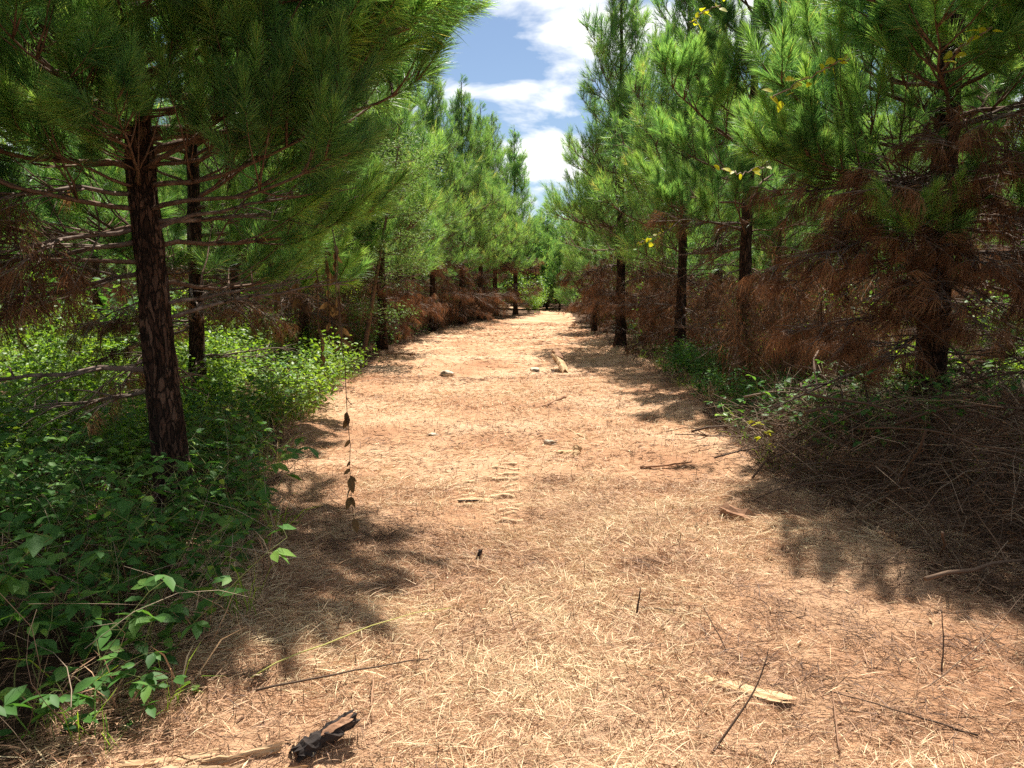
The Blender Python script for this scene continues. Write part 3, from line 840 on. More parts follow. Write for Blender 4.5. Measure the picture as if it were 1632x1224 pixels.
# ------------------------------------------------------------------ undergrowth that nobody could count
def scatter_weeds(name, label, pts, rng, hr, leaf, mat, nvar=10, mode='tri', zf=None):
    var = [weed_arrays(rng, rng.uniform(*hr), leaf, mode=mode) for _ in range(nvar)]
    b = MB()
    for x, y in pts:
        (sv, sf, s_t), (lv, lf_, l_t) = var[int(rng.integers(nvar))]
        a = rng.random() * 6.28; s = rng.uniform(0.7, 1.2)
        m = np.array([[math.cos(a), -math.sin(a), 0], [math.sin(a), math.cos(a), 0], [0, 0, 1]]) * s
        o = np.array([x, y, gz(x, y) + (float(zf(x, y)) if zf else 0)])
        b.add(sv @ m.T + o, sf, 0.4, 1, True)
        b.add(lv @ m.T + o, lf_, l_t + rng.normal(0, 0.08), 0, True)
    return tag(b.build(name, [mat, M['green_stem']]), label, 'undergrowth', None, 'stuff')

urng = np.random.default_rng(9)
def region(n, side, y0, y1, d0, d1, power=1.0, keep=None):
    out = []
    while len(out) < n:
        y = y0 + (y1 - y0) * urng.random() ** power
        d = d0 + (d1 - d0) * urng.random() ** 1.3
        x = float(edge_l(y)) - d if side < 0 else float(edge_r(y)) + d
        if keep is None or keep(x, y):
            out.append((x, y))
    return out
off_l1 = lambda x, y: (x + 2.4) ** 2 + (y - 5.15) ** 2 > 0.06
scatter_weeds('undergrowth', 'dense green weeds covering the ground on the left', region(820, -1, 2.3, 9, 0.0, 3.8, 1.0, off_l1), urng, (0.25, 0.6), 0.085, M['weed_leaf'])
scatter_weeds('undergrowth', 'green weeds among the trunks farther back on the left', region(360, -1, 9, 26, 0.15, 5.5), urng, (0.3, 0.7), 0.085, M['weed_leaf'])
scatter_weeds('undergrowth', 'small leaved pale weeds mixed into the left bank', region(420, -1, 2.4, 12, -0.1, 3.2, 1.0, off_l1), urng, (0.3, 0.75), 0.05, M['bright_leaf'], mode='single')
scatter_weeds('undergrowth', 'low green weeds along the right edge of the path', region(520, 1, 7.6, 15, 0.0, 3.0), urng, (0.2, 0.5), 0.075, M['weed_leaf'])
scatter_weeds('undergrowth', 'scattered weeds among the trunks on the right', region(260, 1, 12, 34, 0.8, 6.5), urng, (0.3, 0.7), 0.085, M['weed_leaf'])

def fine_weeds(seed, n):
    rng = np.random.default_rng(seed)
    b = MB()
    pts = region(n // 2, -1, 2.3, 14, -0.15, 3.2) + region(n // 2, 1, 6, 20, -0.1, 3.4)
    for x, y in pts:
        o = np.array([x, y, gz(x, y)]); m = int(rng.integers(5, 14))
        d = nrm(rng.normal(0, 0.45, (m, 3)) + np.array([0, 0, 1.0]))
        v, f, k_ = ribbons(o + rng.normal(0, 0.03, (m, 3)) * np.array([1, 1, 0]), d, rng.uniform(0.12, 0.5, m), rng.uniform(0.003, 0.007, m), rng, 0.35, 2)
        b.add(v, f, np.repeat(rng.random(m), k_), int(rng.random() < 0.45))
    return tag(b.build('grass', [M['bright_leaf'], M['straw']]), 'thin green and dry grass blades among the weeds beside the path', 'grass', None, 'stuff')
fine_weeds(300, 900)

# ------------------------------------------------------------------ shrubs
BUSH = {}
def bush_kind(key, seed, rad, h, n, leaf, mat, tv=LEAF_V):
    rng = np.random.default_rng(seed)
    (sv, sf, s_t), (lv, lf_, l_t) = bush_arrays(rng, rad, h, n, leaf, tv)
    a, b = MB(), MB()
    a.add(sv, sf, s_t, 0, True); b.add(lv, lf_, l_t, 0, True)
    BUSH[key] = (a.mesh('stems', M['green_stem']), b.mesh('foliage', mat))
def bush(key, x, y, label, group=None, sc=1.0, name='shrub', cat='shrub'):
    r = empty(name, (x, y, gz(x, y)), label, cat, group, random.Random(int(x * 997 + y * 131)).random() * 6.28, sc)
    link('stems', BUSH[key][0], r); link('foliage', BUSH[key][1], r)
    return r
for i in range(3):
    bush_kind(('bright', i), 60 + i, 0.55, 0.62, 620, 0.062, M['bright_leaf'])
    bush_kind(('dark', i), 70 + i, 0.7, 0.85, 620, 0.07, M['weed_leaf'])
    bush_kind(('tall', i), 80 + i, 0.75, 1.5, 900, 0.075, M['bright_leaf'])
bush_kind('plume', 90, 0.9, 1.7, 1500, 0.10, M['bright_leaf'], NAR_V)
G_B = 'bright shrubs along the left edge of the path'
for i, (x, y, s, lab) in enumerate([
        (-2.55, 8.0, 1.05, 'low leafy shrub spilling onto the path right of the big left trunk'),
        (-2.75, 9.2, 1.15, 'bright green shrub just past the dark grass shadow on the left edge'),
        (-2.85, 10.4, 1.2, 'yellow green shrub under the hanging dry vines'),
        (-2.95, 11.8, 1.3, 'sunlit shrub at the middle of the left edge shrubs'),
        (-3.05, 13.2, 1.3, 'sunlit shrub farthest up the path before the dark thicket'),
        (-3.6, 8.6, 1.2, 'green shrub deeper in, directly right of the big left trunk')]):
    bush(('bright', i % 3), x, y, lab, G_B, s)
for i in range(14):
    y = 6.5 + 0.75 * i; x = float(edge_l(y)) - 1.0 - 2.6 * prng.random()
    bush(('bright', i % 3), x, y, 'bright green shrub in the mass behind the left edge shrubs', 'bright shrubs behind the left edge', prng.uniform(1.1, 1.7))
for i in range(9):
    y = 7.2 + 0.8 * i; x = float(edge_l(y)) - 0.9 - 1.9 * prng.random()
    bush(('tall', i % 3), x, y, 'tall leafy shrub rising behind the left edge shrubs', 'tall shrubs behind the left edge', prng.uniform(0.6, 0.95))
for i in range(18):
    y = 7.5 + 0.6 * i; x = -5.6 - 4.5 * prng.random() - 0.1 * i
    bush(('tall', i % 3), x, y, 'leafy shrub in the sunny opening behind the first left trunk', 'shrubs in the opening on the left', prng.uniform(0.8, 1.3))
for i in range(12):
    y = 9.5 + 0.8 * i; x = float(edge_r(y)) + 2.4 + 4.5 * prng.random()
    bush(('bright', i % 3), x, y, 'bright green shrub in a patch of sun behind the right trunks', 'bright shrubs behind the right trunks', prng.uniform(0.9, 1.5))
G_U = 'shrubs under the pines'
k = 0
for side in (-1, 1):
    where = ['left', 'right'][side > 0]
    for y0 in (6, 9, 12, 15, 18, 21, 25, 29, 34, 40):
        for rx in (5.0, 7.8, 11.0, 14.5):
            if side < 0 and rx == 5.0 and y0 < 9: continue
            x = side * (rx + prng.normal(0, 0.6)); y = y0 + prng.normal(0, 0.9)
            if abs(x) / y > 0.95 or (side > 0 and rx < 6 and y < 9): continue
            dist = 'near' if y0 < 10 else 'in the middle distance' if y0 < 20 else 'far back'
            bush(('tall', k % 3), x, y, 'green shrub growing %s between the pine trunks on the %s' % (dist, where), G_U + ' %s on the %s' % (dist, where), prng.uniform(0.75, 1.25)); k += 1
bush('plume', 1.0, 46.3, 'feathery yellow green shrub where the path bends', None, 1.6)
bush('plume', 1.5, 51.0, 'taller yellow green shrub behind the feathery one at the bend', None, 1.1)
bush(('tall', 0), -0.9, 43.0, 'small green shrub at the foot of the last left pines', None, 0.8)
for i, (x, y, s, lab) in enumerate([
        (-3.9, 20.5, 1.5, 'dark shrub in the thicket left of the bare lower trunk'),
        (-3.5, 17.0, 1.3, 'dark shrub at the foot of the pale leaved young oak'),
        (-3.6, 25.0, 1.3, 'dark shrub between the trunks beyond the young oak'),
        (3.6, 21.0, 1.1, 'dark shrub at the foot of the tall dark green pine'),
        (3.7, 25.5, 1.1, 'dark shrub behind the slender pine at the path edge'),
        (3.9, 29.0, 1.2, 'dark shrub on the right near the bend'),
        (4.6, 46.0, 1.5, 'dark shrub closing the right side of the bend')]):
    bush(('dark', i % 3), x, y, lab, None, s)

for i in range(24):
    y = 7.9 + 0.3 * i; x = float(edge_r(y)) + 0.2 + 1.7 * prng.random()
    bush(('dark', i % 3), x, y, 'low dark green shrub in the leafy patch along the right edge', 'low shrubs along the right edge', prng.uniform(0.5, 0.85))
for i in range(44):
    side = -1 if i % 2 else 1
    y = 12 + 0.75 * i + prng.normal(0, 0.5); x = (float(edge_l(y)) if side < 0 else float(edge_r(y))) + side * (2.6 + 4.5 * prng.random())
    bush(('dark', i % 3), x, y, 'tall dark shrub filling the shade between the trunks on the %s' % ('left' if side < 0 else 'right'), 'tall dark shrubs on the %s' % ('left' if side < 0 else 'right'), prng.uniform(1.7, 2.5))
for i, (x, y, k_, sc) in enumerate([(-3.15, 6.1, 'tall', 0.62), (-3.8, 5.5, 'tall', 0.7), (-2.75, 6.9, 'tall', 0.55), (-3.2, 4.4, 'dark', 0.75), (-4.3, 6.6, 'tall', 0.75), (-3.9, 4.6, 'dark', 0.85)]):
    bush((k_, i % 3), x, y, ('green shrub right behind the big left trunk', 'leafy shrub left of the big left trunk', 'small shrub at the path edge beyond the big left trunk', 'low dark shrub in front left of the big left trunk',
         'leafy shrub in the dapple behind the big left trunk', 'dark shrub at the left picture edge before the big trunk')[i], None, sc)
# the woods that close the view far behind the planted rows, one mass
def far_woods(seed):
    rng = np.random.default_rng(seed)
    b = MB()
    for (x0, y0, x1, y1) in ((-24, 4, -26, 75), (-30, -2, -32, 80), (24, 4, 26, 75), (30, -2, 32, 80), (-26, 76, 26, 78), (-30, 84, 30, 86)):
        n = int(math.hypot(x1 - x0, y1 - y0) / 1.3)
        for q in range(n):
            t = (q + rng.random()) / n
            x, y = x0 + (x1 - x0) * t, y0 + (y1 - y0) * t
            h = rng.uniform(5.5, 8.5); rad = rng.uniform(1.3, 2.0); o = np.array([x, y, -0.2])
            b.add(*tube(np.array([[0, 0, 0], [0.05, 0, h * 0.5], [0, 0.05, h]]) + o, [0.13, 0.09, 0.01], 5), 0.3, 1, True)
            m = 300
            zz = rng.random(m) ** 1.1; r = rad * (1 - zz) ** 0.7 * np.sqrt(rng.random(m)); a = rng.random(m) * 6.28
            ps = np.stack([np.cos(a) * r, np.sin(a) * r, 0.2 + zz * h], -1) + o
            d = nrm(np.stack([np.cos(a), np.sin(a), rng.normal(0.5, 0.4, m)], -1))
            v, f = inst(np.array([[0, 0, 0], [0.5, 0.26, 0.05], [1, 0, -0.1], [0.5, -0.26, 0.05]]), np.array([[0, 2, 1], [0, 3, 2]]), frames(d, nrm(rng.normal(0, 1, (m, 3)) + np.array([0, 0, 1.0]))), ps, rng.uniform(0.3, 0.7, m))
            b.add(v, f, np.repeat(np.clip(rng.normal(0.4, 0.2, m), 0, 0.9), 4), 0, False)
    return tag(b.build('far_woods', [M['weed_leaf'], M['limb']]), 'mass of woodland closing the view far behind the pine rows', 'woods', None, 'stuff')
far_woods(200)

# dry thickets: brown stems and hung-up dead needles under the crowns
def thicket_kind(seed, rad, h):
    rng = np.random.default_rng(seed)
    st, nd = MB(), MB()
    for q in range(70):
        a = rng.random() * 6.28; rr = rad * math.sqrt(rng.random()); b0 = np.array([math.cos(a) * rr, math.sin(a) * rr, -0.03])
        a2 = rng.random() * 6.28; hh = h * rng.uniform(0.4, 1.1); ln = rng.uniform(0.1, 0.7)
        t = np.linspace(0, 1, 7)[:, None]
        p = b0 + np.array([math.cos(a2) * ln, math.sin(a2) * ln, 0]) * t ** 1.7 + np.array([0, 0, hh]) * (t - 0.25 * t ** 3) + np.cumsum(rng.normal(0, 0.03, (7, 3)), 0) * t
        st.add(*tube(p, np.linspace(0.005, 0.0022, 7), 3), rng.uniform(0.2, 0.9), 0, True)
        n = 58
        u = rng.uniform(0.25, 1.0, n)
        bs = np.stack([np.interp(u, t[:, 0], p[:, i]) for i in range(3)], -1) + rng.normal(0, 0.05, (n, 3))
        d = nrm(rng.normal(0, 0.6, (n, 3)) + np.array([0, 0, -0.7]))
        v, f, k_ = ribbons(bs, d, rng.uniform(0.1, 0.22, n), 0.007, rng, 0.2, 1)
        nd.add(v, f, np.repeat(np.clip(rng.normal(0.4, 0.2) + rng.normal(0, 0.2, n), 0, 1), k_), 0)
    return st.mesh('stems', M['twig']), nd.mesh('dead_needles', M['dead_needle'])
for i in range(3):
    BUSH['thicket', i] = thicket_kind(150 + i, 0.85, 1.5 + 0.25 * i)
def thicket(i, x, y, label, group, sc):
    r = empty('dry_thicket', (x, y, gz(x, y)), label, 'thicket', group, i * 1.9, sc)
    link('stems', BUSH['thicket', i % 3][0], r); link('dead_needles', BUSH['thicket', i % 3][1], r)
for i in range(26):
    y = 9.5 + 1.15 * i; x = float(edge_r(y)) + 1.1 + 2.2 * prng.random() * (1 if i % 2 else 0.35)
    thicket(i, x, y, 'dry brown thicket of stems under the right pines', 'dry thickets under the right pines', prng.uniform(1.0, 1.45))
for i in range(20):
    y = 16 + 1.3 * i; x = float(edge_l(y)) - 0.9 - 1.6 * prng.random() * (1 if i % 2 else 0.3)
    thicket(i, x, y, 'dry brown thicket of stems under the left pines', 'dry thickets under the left pines', prng.uniform(0.9, 1.25))

# young oak with small pale leaves
def young_oak(x, y):
    rng = np.random.default_rng(123)
    root = empty('young_oak', (x, y, gz(x, y)), 'young broadleaf tree with small pale leaves on the left of the path', 'tree')
    H = 4.6
    pts = trunk_line(rng, H, (0.9, -0.2))
    b = MB(); b.add(*tube(pts, np.linspace(0.06, 0.01, len(pts)), 8), 0.3, 0, True)
    b.build('trunk', M['limb'], root)
    lv = MB(); bm = MB()
    for k in range(64):
        z = rng.uniform(0.9, 4.4); a = rng.random() * 6.28
        L = 1.45 * (1 - 0.55 * abs(z - 2.3) / 2.4) * rng.uniform(0.6, 1.1)
        st = np.array([np.interp(z, pts[:, 2], pts[:, 0]), np.interp(z, pts[:, 2], pts[:, 1]), z])
        t = np.linspace(0, 1, 6)[:, None]
        d = np.array([math.cos(a), math.sin(a), rng.uniform(0.0, 0.5)])
        p = st + d * L * t + np.array([0, 0, -0.18 * L]) * t ** 2 + np.cumsum(rng.normal(0, 0.03, (6, 3)), 0)
        bm.add(*tube(p, np.linspace(0.010, 0.002, 6), 3), 0.4, 0, True)
        n = 120
        u = rng.uniform(0.25, 1.05, n)
        q = np.stack([np.interp(u, t[:, 0], p[:, i]) for i in range(3)], -1) + rng.normal(0, 0.13, (n, 3)) * np.array([1, 1, 0.6])
        dd = np.stack([rng.normal(d[0] * 0.6, 0.8, n), rng.normal(d[1] * 0.6, 0.8, n), rng.normal(-0.15, 0.35, n)], -1)
        up = nrm(np.array([0, 0, 1.0]) + rng.normal(0, 0.35, dd.shape))
        v, f = inst(NAR_V, LEAF_F, frames(dd, up), q, rng.uniform(0.05, 0.095, n))
        lv.add(v, f, np.repeat(np.clip(rng.normal(0.5, 0.22, n), 0, 1), 8), 0, True)
    cr = lv.build('crown', M['pale_leaf'], root)
    tag(bm.build('twigs', M['limb'], root), kind='stuff')
young_oak(-3.25, 16.4)

# ------------------------------------------------------------------ single weeds in the near left corner, every leaf a part
WLEAF = [leaf_mesh('leaf', M['weed_leaf'], w, i) for i, w in enumerate((1.0, 1.15, 0.85))]
YLEAF = [leaf_mesh('leaf', M['yellow_leaf'], w, 10 + i) for i, w in enumerate((1.25, 1.45))]
BLEAF = [leaf_mesh('leaf', M['bright_leaf'], w, 14 + i) for i, w in enumerate((1.0, 1.2))]
DLEAF = [leaf_mesh('leaf', M['dry_leaf'], w, 20 + i) for i, w in enumerate((0.75, 0.95))]
def place_leaf(meshes, rng, parent, pos, d, size, up=(0, 0, 1), name='leaf'):
    fr = frames(np.array([d], float), nrm(np.array([up], float) + rng.normal(0, 0.22, (1, 3))))[0]
    m = Matrix([[*fr[0], pos[0]], [*fr[1], pos[1]], [*fr[2], pos[2]], [0, 0, 0, 1]]) @ Matrix.Scale(size, 4)
    return link(name, meshes[int(rng.integers(len(meshes)))], parent, mtx=m)
def weed(seed, x, y, h, lean, nodes, leaf, label, group=None, meshes=WLEAF, per=3, name='leafy_weed', cat='weed'):
    rng = np.random.default_rng(seed)
    root = empty(name, (x, y, gz(x, y)), label, cat, group)
    k = 8; t = np.linspace(0, 1, k)
    p = np.stack([lean[0] * t ** 1.5, lean[1] * t ** 1.5, h * (t - 0.25 * t ** 3)], -1) + np.cumsum(rng.normal(0, 0.008, (k, 3)), 0)
    p[0] = (0, 0, -0.03)
    sb = MB(); sb.add(*tube(p, np.linspace(0.0042, 0.0015, k), 5), 0.4, 0, True)
    for i, s in enumerate(np.linspace(0.3, 1, nodes)):
        b = np.array([np.interp(s, t, p[:, j]) for j in range(3)])
        a = i * 2.3 + rng.random()
        out = np.array([math.cos(a), math.sin(a), rng.uniform(0.15, 0.5)])
        pe = b + out * leaf * rng.uniform(0.25, 0.6)
        sb.add(*tube(np.stack([b, pe]), 0.0012, 3, False), 0.4, 0, True)
        for q in ((0, 1.0, -1.0) if per == 3 else (0, 0.8) if per == 2 else (0,)):
            d = (out[0] * math.cos(q) - out[1] * math.sin(q), out[0] * math.sin(q) + out[1] * math.cos(q), rng.normal(-0.12, 0.22))
            place_leaf(meshes, rng, root, pe, d, leaf * rng.uniform(0.75, 1.15))
    sb.build('stem', M['green_stem'], root)
    return root
G_W = 'leafy weeds in the near left corner'
weed(1, -1.62, 3.15, 0.30, (0.16, 0.0), 3, 0.085, 'weed with a star of pale leaves standing over bare litter in the near left corner', G_W, WLEAF, 2)
weed(2, -1.68, 2.95, 0.27, (0.05, -0.05), 4, 0.075, 'weed with pairs of round leaves left of the star of pale leaves', G_W, WLEAF, 2)
weed(3, -1.42, 2.72, 0.24, (0.05, -0.12), 6, 0.08, 'weed with a drooping ladder of leaves lowest in the near left corner', G_W, WLEAF, 2)
weed(4, -1.24, 2.72, 0.08, (0.04, 0.0), 2, 0.055, 'tiny bright seedling beside the drooping ladder of leaves', G_W, BLEAF, 2)
weed(5, -2.55, 4.05, 0.50, (0.02, -0.05), 6, 0.10, 'tall weed with large oval leaves left of the big trunk foot', G_W, WLEAF, 3)
weed(6, -2.05, 4.3, 0.42, (0.15, -0.08), 5, 0.085, 'weed leaning in front of the big trunk foot', G_W, WLEAF, 3)
weed(7, -1.75, 4.75, 0.40, (0.22, -0.05), 6, 0.08, 'weed reaching over the path right of the big trunk foot', G_W, WLEAF, 3)
grng = random.Random(4)
for i in range(16):
    y = grng.uniform(2.5, 4.9); x = -1.75 - grng.random() * 1.5 * (y / 3.5)
    weed(40 + i, x, y, grng.uniform(0.26, 0.5), (grng.uniform(-0.1, 0.2), grng.uniform(-0.15, 0.05)), grng.randint(4, 7), grng.uniform(0.075, 0.1),
         'green three leaved weed within the shaded mass at the lower left', 'three leaved weeds at the lower left', WLEAF, 3)
G_X = 'weeds along the right edge'
weed(71, 2.45, 8.2, 0.30, (-0.2, -0.1), 6, 0.07, 'bright weed at the tip of the green patch on the right edge', G_X, BLEAF, 3)
weed(72, 2.32, 6.75, 0.50, (-0.12, -0.1), 5, 0.075, 'yellow leaved sprig on top of the brush pile', G_X, YLEAF, 3)
for i in range(7):
    weed(80 + i, 3.0 + 0.4 * i * grng.uniform(0.6, 1.1), 7.4 + grng.random() * 1.4, grng.uniform(0.6, 0.95), (grng.uniform(-0.2, 0.1), -0.1), 6, 0.085,
         'dark green weed growing up through the brush pile on the right', 'weeds growing through the brush pile', WLEAF, 3)

# ------------------------------------------------------------------ vines
def yellow_vine(seed, pts, n, size, label, meshes=YLEAF, group='yellow leaved vines in the right pines', stem=True):
    rng = np.random.default_rng(seed)
    pts = np.array(pts, float)
    o = pts[0].copy()
    root = empty('climbing_vine', o, label, 'vine', group)
    t = np.linspace(0, 1, len(pts)); tt = np.linspace(0, 1, 24)
    p = np.stack([np.interp(tt, t, pts[:, i]) for i in range(3)], -1) - o + rng.normal(0, 0.012, (24, 3))
    b = MB(); b.add(*tube(p, 0.006, 4), 0.8, 0, True); b.build('stem', M['twig'], root)
    for s in np.linspace(0.03, 1, n):
        q = np.array([np.interp(s, tt, p[:, i]) for i in range(3)]) + rng.normal(0, size * 0.35, 3)
        place_leaf(meshes, rng, root, q, rng.normal(0, 1, 3) * np.array([1, 1, 0.5]), size * rng.uniform(0.7, 1.2), up=(0.2, -0.8, 0.6))
yellow_vine(1, [(2.05, 6.2, 3.08), (2.25, 6.2, 3.2), (2.45, 6.1, 3.3), (2.6, 6.1, 3.36)], 18, 0.085, 'spray of yellow leaves high up against dark needles')
yellow_vine(2, [(2.25, 8.3, 2.85), (2.45, 8.3, 2.8), (2.75, 8.3, 2.9)], 7, 0.10, 'short vine with few yellow leaves halfway up the right pines')
yellow_vine(3, [(1.95, 8.8, 4.5), (2.1, 8.8, 4.6), (2.3, 8.8, 4.7)], 12, 0.10, 'clump of yellow leaves near the top beside the sky gap')
yellow_vine(4, [(2.15, 13, 2.35), (2.35, 13, 2.45), (2.6, 12.9, 2.55)], 11, 0.12, 'clump of yellow leaves over the brown twigs near the tall dark pine')
yellow_vine(5, [(2.15, 13, 2.35), (2.1, 13, 2.0), (2.18, 13, 1.6), (2.12, 13, 1.2), (2.2, 13, 0.8)], 18, 0.075, 'thin vine of pale leaves dangling below the yellow clump', BLEAF)
yellow_vine(6, [(2.95, 5.4, 3.15), (3.1, 5.4, 3.25), (3.25, 5.4, 3.35)], 8, 0.085, 'yellow leaves deep in the shade near the top right')
yellow_vine(7, [(2.9, 6.0, 2.2), (3.3, 6.0, 2.25), (3.9, 6.1, 2.3), (4.2, 6.1, 2.0)], 10, 0.075, 'trailing vine with dull green leaves in front of the big dark pine', WLEAF)

def dry_vine(seed, top, z1, n, size, label, sway=0.03, first=0.12):
    rng = np.random.default_rng(seed)
    root = empty('hanging_vine', top, label, 'vine', 'dry vines hanging beside the left pines')
    L = top[2] - z1
    t = np.linspace(0, 1, 16)
    p = np.stack([np.cumsum(rng.normal(0, sway * 0.35, 16)) + 0.06 * t, np.cumsum(rng.normal(0, sway * 0.35, 16)), -L * t], -1); p[0] = 0
    b = MB(); b.add(*tube(p, np.linspace(*((0.0035, 0.0016) if seed == 1 else (0.011, 0.005)), 16), 4), 0.4, 0, True); b.build('stem', M['twig'], root)
    for s in np.linspace(first, 1.0, n):
        s = min(1, s + rng.normal(0, 0.035))
        q = np.array([np.interp(s, t, p[:, i]) for i in range(3)])
        for _ in range(1 + int(rng.random() < 0.4)):
            place_leaf(DLEAF, rng, root, q, (rng.normal(0, 0.55), rng.normal(0, 0.4), -1), size * rng.uniform(0.6, 1.3), up=(rng.normal(0, 1.2), -1, 0.1))
dry_vine(1, (-1.06, 4.55, 1.95), 0.20, 11, 0.085, 'strand of dry brown leaves dangling alone over the sunlit path', 0.045, 0.58)
dry_vine(2, (-1.9, 7.7, 2.75), 1.25, 20, 0.11, 'longest dry vine hanging from the left pine boughs', 0.02)
dry_vine(3, (-2.15, 7.5, 2.35), 1.5, 10, 0.10, 'shorter dry vine left of the longest hanging vine', 0.03)
dry_vine(5, (-1.8, 7.8, 2.4), 1.0, 16, 0.12, 'thick dry vine beside the longest one under the left boughs', 0.025)
dry_vine(6, (-2.35, 7.3, 2.0), 1.45, 9, 0.11, 'short dry vine with curled leaves nearest the big left trunk', 0.03)
dry_vine(4, (-2.2, 8.6, 1.9), 0.75, 12, 0.09, 'dry vine hanging low into the bright shrubs', 0.03)

# ------------------------------------------------------------------ brush pile on the right
def stick_mesh(rng, L, r, curl, k=9, sides=5, tint=None):
    t = np.linspace(0, 1, k)
    p = np.zeros((k, 3)); p[:, 0] = L * (t - 0.5)
    p[:, 2] = -curl * L * ((t - 0.5) ** 2 - 0.08)
    p += np.cumsum(rng.normal(0, 0.012 * L, (k, 3)), 0) * np.array([0.3, 1, 1])
    tn = rng.uniform(0.05, 0.9) if tint is None else tint
    b = MB(); b.add(*tube(p, np.linspace(r, r * 0.35, k), sides), tn, 0, True)
    if sides > 3:
        for q in range(4):
            i0 = int(rng.integers(2, k - 2)); d = nrm(rng.normal(0, 0.6, 3) + np.array([0.7, 0, 0])) * L * rng.uniform(0.12, 0.32)
            tt = np.linspace(0, 1, 5)[:, None]
            b.add(*tube(p[i0] + d * tt + np.cumsum(rng.normal(0, 0.012 * L, (5, 3)), 0) * tt, np.linspace(r * 0.6, r * 0.25, 5), 3, False), tn, 0, True)
    return b
brng = np.random.default_rng(55)
pile = empty('brush_pile', (3.2, 5.9, gz(3.2, 5.9)), 'heap of dry brown twigs and stems along the right edge of the path', 'brush pile')
TW = [stick_mesh(brng, brng.uniform(0.9, 1.7), 0.003 + 0.011 * brng.random() ** 2.5, brng.uniform(0.0, 0.8)).mesh('twig', M['twig']) for _ in range(18)]
def pile_h(x, y):
    """top of the heap"""
    e = x - (edge_r(y) - 0.05)
    return np.clip(e / 0.7, 0, 1) ** 0.7 * np.clip((9.0 - y) / 1.6, 0, 1) * np.clip((y - 3.5) / 1.6, 0, 1) * (0.74 + 0.5 * vnoise(x, y, 0.8))
for i in range(290):
    y = brng.uniform(3.9, 8.4); x = float(edge_r(y)) - 0.1 + 3.2 * brng.random() ** 1.2
    z = gz(x, y) + float(pile_h(x, y)) * brng.uniform(0.35, 1.08) + 0.03
    rot = Euler((brng.normal(0, 0.8), brng.normal(0, 0.35), brng.random() * 6.28))
    m = Matrix.Translation(Vector((x, y, z)) - pile.location) @ rot.to_matrix().to_4x4() @ Matrix.Scale(brng.uniform(0.6, 1.15), 4)
    link('twig', TW[int(brng.integers(len(TW)))], pile, mtx=m)
fine = MB()
fv = []
for i in range(26):
    fv.append(stick_mesh(brng, brng.uniform(0.35, 0.9), 0.0024, brng.uniform(0, 1.4), 6, 3).arrays())
for i in range(4800):
    y = brng.uniform(3.8, 8.9); x = float(edge_r(y)) - 0.12 + 3.4 * brng.random() ** 1.1
    z = gz(x, y) + float(pile_h(x, y)) * brng.uniform(0.0, 1.0) ** 0.8 + 0.02
    m = np.array(Euler((brng.normal(0, 0.9), brng.normal(0, 0.45), brng.random() * 6.28)).to_matrix())
    v, f, t = fv[int(brng.integers(26))]
    fine.add(v @ m.T + np.array([x, y, z]) - np.array(pile.location), f, t, 0, True)
n = 17000   # old needles caught in the heap
y = brng.uniform(3.7, 8.9, n); x = edge_r(y) - 0.1 + 3.4 * brng.random(n) ** 1.1
z = ground_h(x, y) + pile_h(x, y) * brng.random(n) ** 0.7 + 0.01
d = nrm(brng.normal(0, 1, (n, 3)) * np.array([1, 1, 0.5]))
v, f, k = ribbons(np.stack([x, y, z], -1) - np.array(pile.location), d, brng.uniform(0.10, 0.2, n), 0.0032, brng, 0.2, 1)
fine.add(v, f, np.repeat(brng.uniform(0, 0.9, n), k), 1)
tag(fine.build('fine_twigs', [M['twig'], M['dead_needle']], pile), kind='stuff')

def dry_stems(seed, n):
    rng = np.random.default_rng(seed)
    b = MB()
    for x, y in region(n, -1, 2.2, 12, -0.3, 3.0, 1.0, off_l1):
        v, f, t = fv[int(rng.integers(26))]
        m = np.array(Euler((rng.normal(0, 0.9), rng.normal(-0.5, 0.5), rng.random() * 6.28)).to_matrix()) * rng.uniform(0.6, 1.2)
        b.add(v @ m.T + np.array([x, y, gz(x, y) + rng.uniform(0.05, 0.4)]), f, np.clip(t + 0.3, 0, 1), 0, True)
    return tag(b.build('dry_stems', M['twig']), 'thin dry stems tangled through the weeds on the left', 'stems', None, 'stuff')
dry_stems(310, 520)

scatter_weeds('undergrowth', 'green weeds and creepers growing over the brush heap', region(230, 1, 5.2, 9.5, 0.25, 3.6), brng, (0.2, 0.5), 0.075, M['weed_leaf'], zf=lambda x, y: 0.7 * pile_h(x, y))

